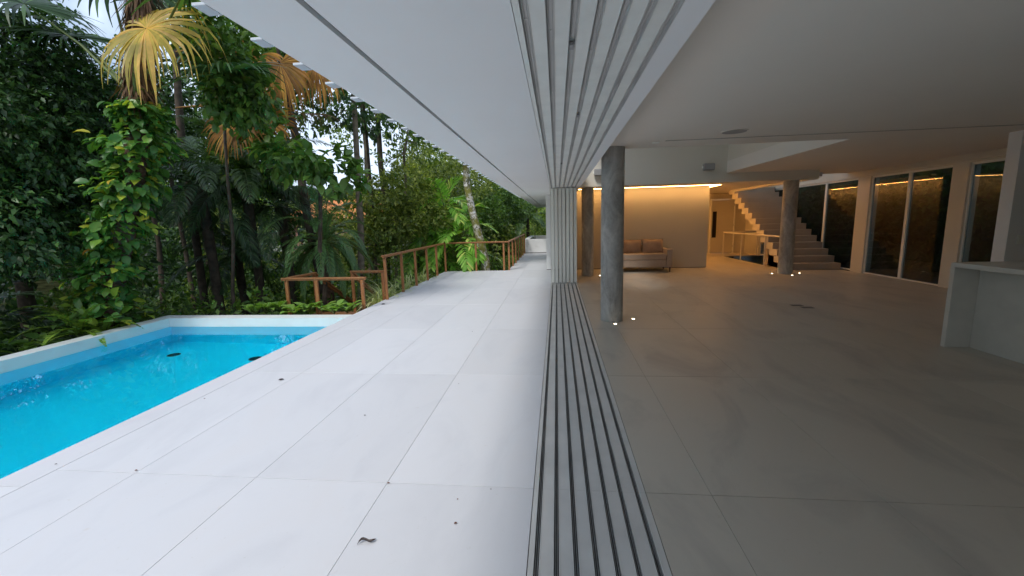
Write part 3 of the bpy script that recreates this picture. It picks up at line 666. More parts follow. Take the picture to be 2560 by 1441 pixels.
def frond(L, S, p0, d0, length, grav, nl=34, leaflet=.45, wl=.02, start=.12, ang=50, drp=.5, prof=None, vee=.25, tw=None, kseg=4, r0=.015):
    """pinnate leaf: L gets leaflets, S (MB) gets the midrib"""
    k = 14; c = curve(p0, d0, length, k, grav); S.tube([tuple(x) for x in c[::2]]+[tuple(c[-1])], list(np.linspace(r0, r0*.2, k//2+1)), 5)
    s = np.linspace(start, .99, nl)+rng.normal(0, .004, nl); x = np.clip(s*(k-1), 0, k-1.001); i = x.astype(int); f = (x-i)[:, None]
    pt = c[i]*(1-f)+c[i+1]*f; tg = unit(c[i+1]-c[i]); sd = unit(np.cross(tg, np.array([0, 0, 1.])+1e-4)); up = np.cross(sd, tg)
    if tw is not None: sd, up = sd*math.cos(tw)+up*math.sin(tw), up*math.cos(tw)-sd*math.sin(tw)
    pr = np.sin(np.pi*np.clip((s-start)/(1-start)*.86+.12, 0, 1))**.7 if prof is None else prof((s-start)/(1-start))
    for sg in (1, -1):
        a = np.radians(ang*(1-.45*s))[:, None]; d = unit(tg*np.cos(a)+sg*sd*np.sin(a)+up*vee+rnd(nl, .06))
        ln = leaflet*pr*rng.uniform(.9, 1.08, nl); pts = [pt]; q = pt; dd = d
        for m_ in range(kseg-1):
            q = q+dd*(ln/(kseg-1))[:, None]; pts.append(q); dd = unit(dd+np.array([0, 0, -drp/(kseg-1)]))
        pts = np.stack(pts, 1); side = unit(np.cross(d, up+rnd(nl, .15)))[:, None].repeat(kseg, 1)
        wp = np.array([.45, 1, .9, .12] if kseg == 4 else [.4, .9, 1, .85, .15])[None]*np.array(wl)
        L.strips(pts, side, np.broadcast_to(wp, (nl, kseg)))
def palm_crown(L, S, c, n, length, grav, el=(10, 80), az=(0, 360), **kw):
    for i in range(n):
        e = R(el[1]+(el[0]-el[1])*(i+.5)/n); a = R(az[0])+R(az[1]-az[0])*((i*.381966) % 1)+rng.normal(0, .12)
        d = (math.cos(e)*math.cos(a), math.cos(e)*math.sin(a), math.sin(e))
        frond(L, S, c, d, length*rng.uniform(.85, 1.1), grav*rng.uniform(.8, 1.2), **kw)
def fan(L, hub, ax, nrm, rad, nseg=44, spread=290, split=.5, drp=1.4, wid=1.0, irr=.15, asym=.2):
    """costapalmate blade: ax = direction of middle segment, nrm = blade normal"""
    ax = unit(np.array(ax, float)); nrm = np.array(nrm, float); sd = unit(np.cross(nrm, ax)); nrm = np.cross(ax, sd)
    a = np.radians(np.linspace(-spread/2, spread/2, nseg)+rng.normal(0, 1.2, nseg)); d = np.cos(a)[:, None]*ax+np.sin(a)[:, None]*sd
    k = 9; r = np.linspace(0.02, 1, k); ln = rad*(.8+asym*np.cos(a*.6))*rng.uniform(1-irr, 1+irr*.4, nseg)
    q = np.tile(np.array(hub, float), (nseg, 1)); pts = []; dd = d+nrm*.12; sp = rng.uniform(.25, 2.3, nseg)[:, None]
    tilt = rnd(nseg, .1)
    for m_ in range(k):
        pts.append(q); q = q+unit(dd)*(ln/(k-1))[:, None]
        g = drp/(k-1)*(0.35 if r[m_] < split else 1.7*sp); dd = unit(dd+np.array([0, 0, -1.])*g+(tilt*.5 if r[m_] > split else 0))
    pts = np.stack(pts, 1); dl = R(spread)/nseg*.62
    wdt = np.minimum(ln[:, None]*r[None]*dl, ln[:, None]*split*dl)*np.where(r > split, 1-(r-split)/(1-split)*.85, 1)[None]*wid
    side = unit(np.cross(d, nrm)+nrm*.35*(np.arange(nseg) % 2*2-1)[:, None])[:, None].repeat(k, 1)
    L.strips(pts, side, wdt)
V3 = lambda v: np.array(tuple(v))

# ------------------------------------------------------------------ pool details
drain(-6.8, 6.66, 'dark round drain in the pool floor near the far left corner'); drain(-5.22, 6.62, 'dark round drain in the pool floor close to the terrace edge')

# ------------------------------------------------------------------ palm wrapped in vines
base = at(268, 806, 6.95); k1 = at(335, 480, 6.95); top = at(345, 250, 6.9); tip = at(352, -60, 6.9)
t_ = empty('vine_palm', base, 'leaning fan palm trunk wrapped in bright green climbing vines behind the pool corner', 'palm tree')
mb = MB(); mb.tube([base-Vector((0, 0, .6)), base, base.lerp(k1, .5), k1, top, top.lerp(tip, .5), tip], [.2, .17, .15, .15, .17, .17, .12], 12); mb.build('trunk', 'fibre', t_, smooth='all')
L = Leaves(); n = 2000; u = rng.uniform(0, 1, n)**.95
segs = [base, at(262, 700, 6.9), at(283, 610, 6.9), at(318, 500, 6.9), at(345, 400, 6.9), at(350, 290, 6.9), at(352, 262, 6.9)]
S_ = np.array([tuple(p) for p in segs]); x = u*(len(segs)-1.001); i = x.astype(int); f = (x-i)[:, None]
pc = S_[i]*(1-f)+S_[i+1]*f; rad = np.interp(u, [0, .15, .3, .45, .6, .75, .9, 1], [.44, .48, .36, .40, .46, .42, .30, .2])*(1+.3*np.sin(u*37)+.15*np.sin(u*71))
an = rng.uniform(0, 2*math.pi, n); o = np.stack([np.cos(an), np.sin(an), np.zeros(n)], 1)
pp = pc+o*(rad*rng.uniform(.35, 1, n))[:, None]+rnd(n, .04)
L.put(HI, pp, o*.75+rnd(n, .4)+np.array([0, 0, -.35]), np.array([0, 0, .75])+o*.6+rnd(n, .3), (q_ := rng.uniform(.10, .225, n)), q_*1.3)
L.build('vine', 'leaf_vine', t_, base)
# dead skirt fibres and petioles
L = Leaves(); n = 500; u = rng.uniform(0, 1, n); pc = V3(top)*(1-u)[:, None]+V3(tip)*u[:, None]; an = rng.uniform(0, 6.28, n); o = np.stack([np.cos(an), np.sin(an), 0*an], 1)
L.put(LO, pc+o*.16, o*.35+np.array([0, 0, -1])+rnd(n, .15), o, rng.uniform(.25, .55, n), .06); L.build('dead_skirt', 'fan_brown', t_, base)
# yellow drooping fan leaf on its petiole
hub = at(366, 72, 6.55); pb = at(340, 248, 6.8)
mb = MB().tube([pb, pb.lerp(hub, .35)+Vector((-.10, 0, 0)), pb.lerp(hub, .7)+Vector((-.09, 0, .02)), hub], [.035, .026, .02, .014], 8); mb.build('petiole', 'petiole', t_, smooth='all')
L = Leaves(); fan(L, hub, (.9, -.1, -.2), (0, -.8, .62), 1.22, 62, 335, .45, 3.6, 1.05, .25, .38); lf = L.build('yellow_fan_leaf', 'fan_yellow', t_, base); lf['label'] = 'large yellow drooping fan leaf with split tips'
for (p1, ax, rr, pm) in ((at(175, 90, 7.4), (-.8, .2, .3), 1.2, 'petiole'), (at(60, 10, 6.6), (-.7, 0, .4), 1.2, 'petiole'), (at(270, -60, 6.7), (-.4, 0, .8), 1.3, 'petiole'), (at(470, -40, 6.6), (.8, 0, .5), 1.3, 'petiole'), (at(560, 180, 7.2), (.9, 0, .1), 1.1, 'petiole')):
    MB().tube([top, top.lerp(p1, .5)+Vector((0, 0, .12)), p1], [.03, .02, .013], 6).build('petiole', pm, t_, smooth='all')
    L = Leaves(); fan(L, p1, ax, (0, -.2, 1), rr, 46, 300, .5, 1.1); L.build('fan_leaf', 'leaf_dark', t_, base)

# second fan palm, dead orange leaves
b2 = Vector((-6.3, 9.4, gz(-6.3, 9.4))); c2 = at(690, 60, 9.3)
t_ = empty('orange_fan_palm', b2, 'tall dark fan palm hung with dead orange leaves behind the landing', 'palm tree')
tt = at(452, 330, 10.6)
MB().tube([Vector((tt.x, tt.y, gz(tt.x, tt.y)-.3)), tt, at(440, 150, 10.6), at(430, -120, 10.6)], [.10, .09, .08, .08], 10).build('trunk', 'bark', t_, smooth='all')
for (hx, hy, Y, ax, rr, sp, dr, mt_) in ((590, 300, 9.0, (-.3, -.2, -.7), 1.0, 300, 1.3, 'fan_orange'), (700, 160, 9.0, (.2, 0, -.6), 1.15, 240, 3.4, 'fan_orange'), (790, 165, 9.4, (.6, 0, -.4), 1.0, 200, 2.8, 'fan_orange'),
        (650, 140, 9.3, (-.2, 0, -.5), 1.1, 240, 3.6, 'fan_orange'), (660, 300, 9.6, (.6, 0, -.3), 1.0, 250, 1.2, 'fan_orange'), (560, 30, 9.2, (.4, 0, .4), 1.3, 290, 1.2, 'leaf_dark'), (420, 20, 9.6, (0, 0, .7), 1.3, 290, 1.2, 'leaf_dark'), (520, 130, 9.8, (.6, .2, .3), 1.3, 290, 1.4, 'leaf_palm')):
    h = at(hx, hy, Y); s0 = at(440, min(hy-10, 270), 9.3); L = Leaves()
    MB().tube([s0, s0.lerp(h, .5)+Vector((0, 0, .18)), h], [.018, .013, .009], 6).build('petiole', 'petiole_o' if mt_ == 'fan_orange' else 'petiole', t_, smooth='all')
    fan(L, h, ax, (0, -1, .45) if mt_ == 'fan_orange' else (0, -.2, 1), rr, 46, sp, .5, dr); L.build('fan_leaf', mt_, t_, b2)

# ------------------------------------------------------------------ named trees
def lob(*a): return [(V3(at(px, py, Y)), (r, r*.9, r*rz)) for px, py, Y, r, rz in a]
def gb(px, Y): p = at(px, 600, Y); return Vector((p.x, p.y, gz(p.x, p.y)))
b_ = gb(20, 8.8)
tree('broadleaf_tree', b_, lob((60, 330, 7.0, 1.0, .55), (150, 420, 7.4, 1.1, .5), (20, 480, 6.9, 1.1, .6), (120, 540, 7.6, 1.0, .5), (60, 200, 7.6, 1.2, .6), (170, 260, 8.2, 1.1, .6), (-60, 300, 6.5, 1.4, .9), (10, 90, 7.4, 1.2, .7), (230, 330, 8.4, .7, .5), (-80, 550, 6.0, 1.2, .9)), at(30, 350, 8.8), .16, 4200, 11, .125, 'leaf_dark',
     'dense dark broadleaf tree filling the left edge above the pool', droop=.6)
b_ = gb(560, 9.0)
tree('broadleaf_tree', b_, lob((555, 120, 7.6, .40, .8), (600, 200, 7.6, .40, .8), (575, 250, 7.7, .30, .8), (630, 260, 7.8, .25, .9), (540, 70, 7.8, .35, .6)), at(560, 200, 8.6), .04, 300, 8, .17, 'leaf_mid',
     'leafy mid-green climber crown under the roof edge beside the yellow fan leaf', tpl=HI, droop=.5)
b_ = gb(800, 11); tp = at(715, 235, 10.6)
t_ = tree('leaning_tree', b_, lob((700, 130, 11, .8, .6), (760, 60, 11, 1.0, .6)), tp, .13, 140, 10, .22, 'leaf_mid', 'dark leaning trunk crossing the sky gap beneath the orange leaves', bark='bark', wob=.4)
L = Leaves(); fan(L, at(765, 285, 10.5), (.6, -.2, -.1), (0, -.2, 1), 1.05, 26, 90, .4, 2.2, .8); L.build('dead_frond', 'fan_brown', t_, b_)
b_ = gb(790, 9.8)
tree('big_leaf_tree', b_, lob((730, 385, 8.8, .40, .4), (800, 400, 8.8, .40, .4), (850, 440, 9.0, .28, .6), (690, 350, 9.2, .3, .5), (640, 430, 10.6, .5, .5), (560, 430, 10.8, .6, .5)), at(800, 470, 9.6), .06, 190, 7, .28, 'leaf_mid',
     'large-leaved green tree in the middle of the garden, over the small date palm', tpl=HI, droop=.3, up=1.2)
# tall thin trunks with high crowns
spec = [(905, 16, 200, .13, 'bark_lt', 'slim pale-barked tree right of the sky gap'), (1010, 17, 330, .07, 'bark_lt', 'very thin straight tree in front of the pale-leaved wood'),
        (945, 19, 240, .16, 'bark', 'dark forked tree behind the slim pale trunk'), (700, 13, 260, .10, 'bark', 'dark upright tree behind the small date palm')]
for px, Y, ty, r, bk, lb in spec:
    b_ = gb(px+15, Y); tree('tall_tree', b_, lob((px-30, ty-30, Y, 1.3, .7), (px+50, ty+30, Y+.8, 1.1, .6), (px-70, ty+90, Y+1, 1.0, .5), (px+20, ty-120, Y, 1.6, .7)), at(px, ty+60, Y), r, 300, 9, .17, 'leaf_sun' if px != 700 else 'leaf_mid', lb, bark=bk, wob=.35)
# pale shrub tree with grey-green leaves
b_ = gb(990, 15)
tree('shrub_tree', b_, lob((950, 500, 14.6, .9, .6), (1020, 470, 15, 1.0, .6), (980, 560, 14.4, .9, .5), (930, 600, 14.5, .8, .5), (1060, 540, 15, .8, .5), (900, 540, 15, .7, .6)), at(990, 560, 15), .07, 900, 9, .17, 'leaf_far',
     'open shrubby tree with whitish-green leaves left of the broad-fronded palm', bark='bark_lt', droop=.2)
# lichen trunk
b_ = Vector(tuple(at(1216, 690, 15.0))); b_.z = gz(b_.x, b_.y)
t_ = tree('lichen_tree', b_, lob((1150, 300, 15.6, 1.5, .5), (1240, 330, 16.5, 1.3, .5)), at(1163, 400, 15.0), .155, 400, 9, .2, 'leaf_mid', 'tall white and mossy spotted trunk rising past the railing to the eave', bark='lichen')
# maple-like shrubs to the right of it
b_ = gb(1240, 24)
tree('shrub_tree', b_, lob((1235, 500, 24, 1.2, .5), (1268, 540, 25, 1.2, .5), (1225, 580, 23, 1.1, .5), (1285, 515, 26, 1.0, .6), (1240, 610, 23.5, 1.1, .5), (1210, 540, 21, 1.0, .5)), at(1245, 560, 24), .08, 1500, 10, .17, 'leaf_mid',
     'layered green shrub right of the spotted trunk', droop=.1, up=1.4)
b_ = gb(1245, 16)
L = Leaves(); t_ = empty('climbing_plant', b_, 'thin creeper with small pale leaves behind the railing corner', 'plant')
pts = [V3(at(1222, 690, 15.9)), V3(at(1232, 650, 15.9)), V3(at(1246, 615, 15.9))]; n = 70; u = rng.uniform(0, 2, n); ii = u.astype(int); ff = (u-ii)[:, None]; pts.append(pts[-1])
pa = np.array(pts); pp = pa[ii]*(1-ff)+pa[ii+1]*ff+rnd(n, .09); L.put(HI, pp, rnd(n)+np.array([0, -.4, -.5]), np.array([0, -.6, .6])+rnd(n, .4), rng.uniform(.1, .18, n)); L.build('leaves', 'leaf_far', t_, b_)
MB().tube([tuple(p) for p in pts[:3]], .012, 5).build('stem', 'bark', t_)

# ------------------------------------------------------------------ palms
def palm(name, base, top, r, label, n, length, grav, mat, bark='fibre', el=(5, 80), az=(0, 360), group=None, **kw):
    base = Vector(base); top = Vector(top); t_ = empty(name, base, label, 'palm tree', group)
    MB().tube([base-Vector((0, 0, .4)), base, base.lerp(top, .5)+Vector((.03, 0, 0)), top], [r*1.1, r, r*.9, r*1.15], 10).build('trunk', bark, t_, smooth='all')
    L = Leaves(); S = MB(); palm_crown(L, S, top, n, length, grav, el, az, **kw); L.build('fronds', mat, t_, base); S.build('midribs', 'petiole' if mat != 'leaf_palm' else 'leaf_palm', t_); return t_
tp = at(812, 612, 10.5); bb = gb(806, 10.5)
palm('date_palm', bb, tp, .13, 'small date palm with fine grey-green arching fronds behind the landing railing', 40, 1.75, 2.7, 'leaf_date', nl=76, leaflet=.24, wl=.0075, ang=48, drp=.9, el=(5, 88))
# broad-leaflet palm clump
b_ = gb(1112, 15.3); t_ = empty('broad_frond_palm', b_, 'bright green palm clump with broad toothed leaflets behind the railing', 'palm tree'); L = Leaves(); S = MB(); ST = MB()
prof = lambda s: .45+.6*np.sin(np.pi*np.clip(s*.8+.15, 0, 1))
for (px, py, n, Lg, el) in ((1112, 530, 8, 1.05, (30, 85)), (1080, 590, 7, 1.0, (-5, 70)), (1150, 600, 7, 1.05, (-5, 70)), (1100, 650, 8, 1.1, (-15, 55)), (1045, 640, 5, 1.0, (-10, 50)), (1175, 650, 6, 1.0, (-10, 50)), (1140, 560, 5, .95, (10, 70))):
    top_ = at(px, py, 15.9+rng.uniform(-.4, .4)); ST.tube([(top_.x, top_.y, gz(top_.x, top_.y)-.2), tuple(top_)], [.05, .035], 7)
    palm_crown(L, S, top_, n+5, Lg*1.4, 2.0, el, (0, 360), nl=13, leaflet=.50, wl=.036, start=.24, ang=60, drp=.5, prof=prof, vee=.12, kseg=5, r0=.016)
L.build('fronds', 'leaf_broad', t_, b_); S.build('midribs', 'petiole', t_); ST.build('stems', 'petiole', t_)
# dark palms: far right by the planter, centre, left bottom
for px, py, Y, n, Lg, lb in ((1318, 545, 31, 18, 2.9, 'dark palm in the shade behind the white planter'), (610, 450, 10.6, 18, 2.7, 'dark feather palm with hanging comb-like fronds over the pool end'),
        (500, 470, 9.9, 15, 2.5, 'dark feather palm just right of the vine-wrapped trunk'), (700, 520, 11.2, 15, 2.2, 'dark feather palm behind the small date palm'),
        (215, 440, 9.6, 10, 2.0, 'dark glossy feather palm between the left tree and the vine-wrapped trunk'), (590, 640, 11.0, 12, 1.8, 'low dark feather palm above the plants at the pool end')):
    tp = at(px, py, Y); palm('feather_palm', (tp.x+.1, tp.y, gz(tp.x, tp.y)), tp, .12, lb, n, Lg, 1.7, 'leaf_palm', bark='bark', nl=60, leaflet=.50, wl=.013, ang=62, drp=1.5, el=(-10, 80))
b_ = Vector((-10.2, 6.0, gz(-10.2, 6))); tp = Vector((-10.4, 6.1, .2))
palm('arching_palm', b_, tp, .12, 'large dark arching palm fronds at the bottom left beyond the pool wall', 15, 2.3, 1.6, 'leaf_palm', nl=46, leaflet=.5, wl=.02, ang=60, drp=.9, el=(-5, 75))
# ferns
def fern(base, n, Lg, label, az=(0, 360)):
    t_ = empty('fern', base, label, 'fern', 'light green ferns by the pool wall'); L = Leaves(); S = MB()
    palm_crown(L, S, base, n, Lg, 1.6, (25, 75), az, nl=36, leaflet=.10, wl=.013, start=.08, ang=75, drp=.3, r0=.006, prof=lambda s: np.sin(np.pi*np.clip(s*.82+.16, 0, 1)))
    L.build('fronds', 'leaf_fern', t_, base); S.build('midribs', 'petiole', t_)
fern(at(205, 838, 6.4), 17, .95, 'largest light green fern left of the vine-wrapped palm'); fern(at(262, 842, 6.6), 10, .6, 'small fern at the foot of the vine-wrapped palm')
fern(at(165, 800, 6.8), 9, .95, 'fern sending long fronds toward the dark arching palm')
# big soft leaves along the wall
def rosette(name, base, n, size, mat, label, cat='plant', group=None, uv=False, wid=1.25, lift=.5):
    base = Vector(base); t_ = empty(name, base, label, cat, group); L = Leaves(); S = MB()
    for i in range(n):
        a = i*2.4+rng.normal(0, .2); o = np.array([math.cos(a), math.sin(a), 0]); q = V3(base)+o*rng.uniform(.02, .12)+np.array([0, 0, rng.uniform(.05, .2)*size/.3])
        S.tube([base, tuple(q)], [.006, .004], 4); L.put(HI, q, o*1+np.array([0, 0, lift*rng.uniform(.3, 1.6)]), np.array([0, 0, 1])+o*-.25, size*rng.uniform(.75, 1.15), size*wid)
    L.build('leaves', mat, t_, base, uv=uv); S.build('stems', 'petiole', t_)
wh = ['leftmost', 'second from left', 'third from left', 'middle', 'fifth from left', 'sixth from left', 'seventh from left', 'rightmost']
for i, (px, py) in enumerate(((640, 784), (665, 780), (700, 776), (735, 778), (770, 782), (805, 780), (835, 776), (868, 783))):
    p = at(px, py, 8.0+.12*(i % 3)); p.z = min(p.z, -.06); rosette('veined_plant', p, 11, .24, 'calathea', f'low yellow-veined plant behind the far pool wall, {wh[i]} of its row', group='veined plants behind the pool wall', uv=True)
for px, py, Y, lb in ((330, 812, 7.25, 'broad-leaved plant right of the fern behind the pool corner'), (375, 800, 7.75, 'broad-leaved plant at the pool corner'), (55, 885, 5.6, 'broad-leaved plant at the left edge beyond the pool wall'), (110, 868, 5.8, 'broad-leaved plant below the dark arching palm')):
    rosette('broadleaf_plant', at(px, py+12, Y), 9, .34, 'leaf_mid', lb, group='broad-leaved plants behind the pool wall', lift=.35, wid=1.0)
# variegated strap plants
def strap(base, n, Lg, label):
    base = Vector(base); t_ = empty('strap_plant', base, label, 'plant', 'cream striped strap-leaved plants along the terrace'); L = Leaves()
    a = rng.uniform(0, 6.28, n); e = rng.uniform(.5, 1.4, n); d = np.stack([np.cos(a)*np.cos(e), np.sin(a)*np.cos(e), np.sin(e)], 1); q = np.tile(V3(base), (n, 1))+rnd(n, .04)*[1, 1, 0]; pts = []; dd = d; ln = Lg*rng.uniform(.6, 1.1, n)
    for k_ in range(7): pts.append(q); q = q+dd*(ln/6)[:, None]; dd = unit(dd+np.array([0, 0, -.38]))
    side = unit(np.cross(d, [0, 0, 1.]))[:, None].repeat(7, 1); L.strips(np.stack(pts, 1), side, np.tile(np.array([.6, .9, 1, .95, .8, .5, .1])*.011, (n, 1))); L.build('leaves', 'strap', t_, base)
for i, (x, y) in enumerate(((-4.2, 9.85), (-4.25, 10.6), (-4.2, 11.4), (-4.3, 12.2), (-4.2, 13.0), (-4.35, 10.2), (-4.4, 11.0), (-4.25, 9.55))):
    strap((x, y, -.25), 70, .85, f'variegated strap-leaved plant beside the railing, number {["two","four","six","seven","eight","three","five","one"][i]} counted from the landing')

# ------------------------------------------------------------------ house glimpsed through the trees
hb = at(800, 575, 30)
t_ = empty('neighbour_house', (hb.x, 30, gz(hb.x, 30)), 'neighbouring house with an orange tiled roof glimpsed between the trees', 'house')
def fb(px0, px1, py0, py1, Y0, Y1): a = at(px0, py1, Y0); c_ = at(px1, py0, Y0); return (a.x, c_.x, Y0, Y1, a.z, c_.z)
x0, x1, y0, y1, z0, z1 = fb(725, 925, 545, 640, 30, 36); MB().box(x0, x1, y0, y1, gz(hb.x, 30), z1).build('wall', 'pinkwall', t_)
MB().add([(x0-.5, y0-.6, z1-.05), (x1+.5, y0-.6, z1-.05), (x1+.5, y1+.5, z1-.05), (x0-.5, y1+.5, z1-.05), (x0+1, (y0+y1)/2, z1+1.5), (x1-1, (y0+y1)/2, z1+1.5)], [(0, 1, 5, 4), (1, 2, 5), (2, 3, 4, 5), (3, 0, 4), (3, 2, 1, 0)]).build('roof', 'tile_orange', t_)
for i in range(3): MB().box(x0+.8+2*i, x0+1.7+2*i, y0-.03, y0, z1-1.6, z1-.5).build('window', 'glassdark', t_)
MB().box(x0-3, x0+1.5, y0-3, y0-2.6, z1-2.1, z1-1.5).build('parapet', 'paint', t_)
hb = at(925, 550, 32); t_ = empty('neighbour_house', (hb.x, 32, gz(hb.x, 32)), 'white neighbouring house showing between leaves right of the orange roof', 'house')
x0, x1, y0, y1, z0, z1 = fb(905, 960, 535, 640, 32, 37); MB().box(x0, x1, y0, y1, gz(hb.x, 32), z1).build('wall', 'farwall', t_); MB().box(x0-.3, x1+.3, y0-.3, y1+.3, z1+.001, z1+.2).build('roof', 'tile_orange', t_)
for i in range(2): MB().box(x0+.3+.9*i, x0+.8+.9*i, y0-.03, y0, z1-1.3, z1-.5).build('window', 'glassdark', t_)

# ------------------------------------------------------------------ the wood behind (one mass) and undergrowth
def lobset(n, xr, yr, zr, r, rz=.7):
    out = []
    for _ in range(n):
        x, y = rng.uniform(*xr), rng.uniform(*yr); rr = r*rng.uniform(.7, 1.3); out.append((np.array([x, y, gz(x, y)+rng.uniform(*zr)]), (rr, rr, rr*rz)))
    return out
def skyhole(lobes):      # keep the gaps in the canopy where the sky shows
    keep = []
    for c, r in lobes:
        v = Vector(tuple(c))-CAM; cz = v.dot(_F)
        if cz < 1: keep.append((c, r)); continue
        px = 1280+FPX*v.dot(_R2)/cz; py = 720.5-FPX*v.dot(_U2)/cz; q = FPX*max(r)/cz
        if 690-q*.5 < px < 940+q*.5 and 100 < py < 520+q*.3 and rng.uniform() < .97: continue
        if 660 < px < 1020 and 160 < py < 540 and rng.uniform() < .72: continue
        if 110-q*.3 < px < 320+q*.3 and 30 < py < 300+q*.3 and rng.uniform() < .95: continue
        keep.append((c, r))
    return keep
t_ = None
L = Leaves(); TR = MB()
ls = lobset(80, (-30, -13), (-6, 16), (0, 9), 1.8)+lobset(55, (-17, -10.5), (-14, 2.5), (0, 9), 1.6)+lobset(90, (-26, -9), (14, 28), (0, 12), 1.9); ls = [l for l in ls if not (l[0][0]/l[0][1] > -.66 and l[0][1] > 12)]  # second set: unseen crowns beside the camera, added to block sky light
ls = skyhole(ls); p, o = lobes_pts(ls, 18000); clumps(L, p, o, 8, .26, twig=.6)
prop(L.build('dark_wood', 'leaf_dark'), 'mass of dark tree crowns behind the pool, with unseen crowns added to block sky light', 'wood', kind='stuff')
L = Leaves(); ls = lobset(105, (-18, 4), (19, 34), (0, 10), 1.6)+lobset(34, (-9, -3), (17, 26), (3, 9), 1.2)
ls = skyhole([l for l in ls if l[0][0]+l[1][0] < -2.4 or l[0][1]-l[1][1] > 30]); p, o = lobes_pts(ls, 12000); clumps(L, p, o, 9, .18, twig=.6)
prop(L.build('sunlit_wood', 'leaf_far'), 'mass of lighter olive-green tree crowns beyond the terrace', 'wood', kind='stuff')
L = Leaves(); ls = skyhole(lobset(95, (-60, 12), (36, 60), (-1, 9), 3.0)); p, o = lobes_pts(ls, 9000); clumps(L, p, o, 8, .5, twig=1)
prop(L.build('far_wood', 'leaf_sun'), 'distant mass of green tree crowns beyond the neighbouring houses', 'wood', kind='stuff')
# trunks of the shaded wood
L = Leaves()
for (px, Y, r, lb) in ((375, 12, .07, 'dark thin trunk right of the vine-wrapped palm'), (465, 13, .07, 'dark trunk behind the middle of the far pool wall'), (505, 14.5, .05, 'thin dark trunk beside the lower feather palm'), (560, 15, .07, 'dark trunk left of the landing railing'), (885, 13, .10, 'spotted dark trunk behind the small date palm'), (925, 14.5, .05, 'thin dark sapling behind the landing')):
    b_ = gb(px, Y); t_ = empty('slender_tree', b_, lb, 'tree', 'slender trunks in the shaded wood'); tp = b_+Vector((rng.uniform(-.6, .3), .2, 7.5)); MB().tube([b_, b_.lerp(tp, .4)+Vector((rng.normal(0, .15), 0, 0)), tp], [r*1.2, r, r*.7], 8).build('trunk', 'bark_lt' if px == 885 else 'bark', t_, smooth='all')
    crown('crown', [(V3(tp), (1.3, 1.3, .9))], 130, 9, .2, 'leaf_dark', t_, b_)
# undergrowth
L = Leaves(); n = 9000; x = rng.uniform(-22, -3.95, n); y = rng.uniform(-4, 30, n); ok = ((x < -8.05) | (y > 8.0)) & ~((x > -5.8) & (y < 9.9)) & ~((x > -5.7) & (x < -4.7) & (y < 12.6)); x, y = x[ok], y[ok]
z = np.array([gz(a, b) for a, b in zip(x, y)])+rng.uniform(0, 1, len(x))**1.5*np.where(y > 10.5, 1.7, .8); p = np.stack([x, y, z], 1); clumps(L, p, rnd(len(p))*[1, 1, .4]+[0, 0, .6], 7, .17, twig=.35, droop=.1)
n = 2500; x = rng.uniform(-4.2, -2.2, n); y = rng.uniform(15.1, 29, n); z = np.array([gz(a, b) for a, b in zip(x, y)])+rng.uniform(0, 1, n); clumps(L, np.stack([x, y, z], 1), rnd(n)+[-.4, 0, .6], 7, .13, twig=.25)
prop(L.build('undergrowth', 'leaf_mid'), 'tangled low undergrowth covering the garden floor', 'undergrowth', kind='stuff')
L = Leaves(); n = 2600; x = rng.uniform(-13, -4.6, n); y = rng.uniform(12.6, 21, n); cl = np.sin(x*1.9)+np.cos(y*1.3+x); ok = cl > -.2; x, y, cl = x[ok], y[ok], cl[ok]
z = np.array([gz(a, b) for a, b in zip(x, y)])+rng.uniform(0, 1, len(x))*(1.5+cl); clumps(L, np.stack([x, y, z], 1), rnd(len(x))+[.2, -.3, .4], 8, .15, twig=.35)
prop(L.build('low_shrubs', 'leaf_sun'), 'bright yellow-green shrubs filling the garden beyond the landing', 'shrubs', kind='stuff')
# plants in the narrow garden behind the windows
L = Leaves()
n = 2600; x = rng.uniform(10.2, 12, n); y = rng.uniform(6, 21, n); z = rng.uniform(-.05, 3.2, n)**1; clumps(L, np.stack([x, y, z], 1), rnd(n)+[-.6, 0, .2], 6, .22, twig=.3)
for yy in np.arange(7, 20, .6):
    nn = 60; a = rng.uniform(0, 6.28, nn); e = rng.uniform(.4, 1.3, nn); d = np.stack([np.cos(a)*np.cos(e), np.sin(a)*np.cos(e), np.sin(e)], 1); q = np.tile(np.array([9.4+.2*math.sin(yy*5), yy, 0.]), (nn, 1)); pts = []; dd = d
    for k_ in range(6): pts.append(q); q = q+dd*.2; dd = unit(dd+np.array([0, 0, -.3]))
    L.strips(np.stack(pts, 1), unit(np.cross(d, [0, 0, 1.]))[:, None].repeat(6, 1), np.tile(np.array([.6, 1, 1, .8, .5, .1])*.018, (nn, 1)))
prop(L.build('hedge_planting', 'leaf_dark'), 'dim leafy planting in the narrow garden outside the tall windows', 'planting', kind='stuff')

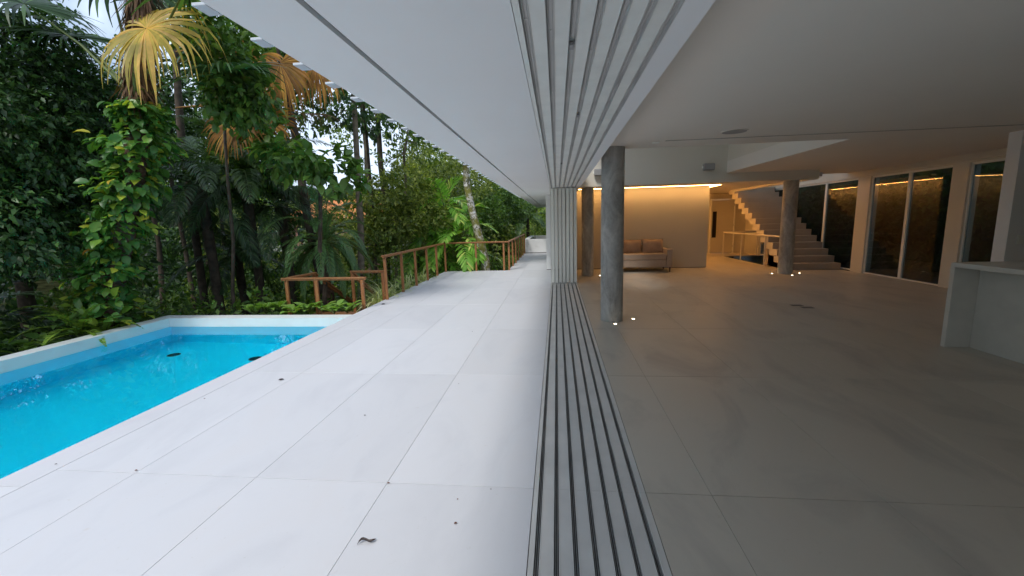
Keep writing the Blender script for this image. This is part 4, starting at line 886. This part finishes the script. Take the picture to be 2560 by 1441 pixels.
# ------------------------------------------------------------------ fallen leaves on the terrace
def dry(x, y, s, rot, label, mat='dryleaf', long_=False):
    s = s*.9 if long_ else s*.62
    n = 9; V = []; 
    for i in range(n):
        u = i/(n-1); wd = math.sin(math.pi*min(1, u*1.02))**.8*(.12 if long_ else .32)
        curl = (.25*math.sin(u*5.2)+(.55*(u-.72)**1 if u > .72 else 0)) if long_ else .12*math.sin(u*7)
        for v in (-1, -.3, .3, 1): V.append((s*(u-.5), s*(wd*v+(.16*math.sin(u*6) if long_ else .06*math.sin(u*9))), .004+s*(abs(curl)*.4+.16*abs(v)**1.5*(wd/.32+.2))))
    F = [(i*4+j, (i+1)*4+j, (i+1)*4+j+1, i*4+j+1) for i in range(n-1) for j in range(3)]
    c_, s_ = math.cos(rot), math.sin(rot); V = [(x+a*c_-b*s_, y+a*s_+b*c_, z) for a, b, z in V]
    o = MB().add(V, F).build('fallen_leaf', mat, smooth='all', loc=(x, y, 0)); prop(o, label, 'dry leaf', 'fallen dry leaves on the terrace')
dry(-1.041, 1.974, .11, .55, 'long curled dark leaf in the foreground of the terrace', 'darkleaf', True)
for x, y, s, r, l, mt_ in ((-1.128, 2.493, .034, .3, 'crumpled red-brown leaf on the crossing of two slab joints', 'dryleaf'), (-.592, 2.15, .034, 1.1, 'small red-brown leaf right of the long curled leaf', 'dryleaf'), (-.63, 2.361, .022, 1.9, 'tiny brown leaf just in front of the slab joint', 'dryleaf'),
        (-.438, 2.472, .018, .2, 'dark seed-like speck near the door rails', 'darkleaf'), (-1.738, 3.463, .03, .4, 'small dark twig leaf alone in the middle of a slab', 'darkleaf'), (-3.098, 4.286, .09, .6, 'pointed dark leaf near the pool edge joint', 'darkleaf'),
        (-3.02, 2.526, .035, 0, 'small brown leaf on the joint nearest the pool', 'dryleaf'), (-1.053, 4.239, .022, .6, 'tiny dark leaf right of the third joint', 'darkleaf'), (-3.723, 2.566, .025, .9, 'dark speck on the pool coping', 'darkleaf'),
        (-1.331, 6.395, .03, .1, 'tiny dark leaf farther along the terrace', 'darkleaf'), (-3.57, 3.755, .03, .2, 'small pale-rimmed speck beside the coping joint', 'dryleaf'), (-3.715, 8.65, .14, .3, 'dark leaf on the coping beside the landing', 'darkleaf')):
    dry(x, y, s, r, l, mt_)
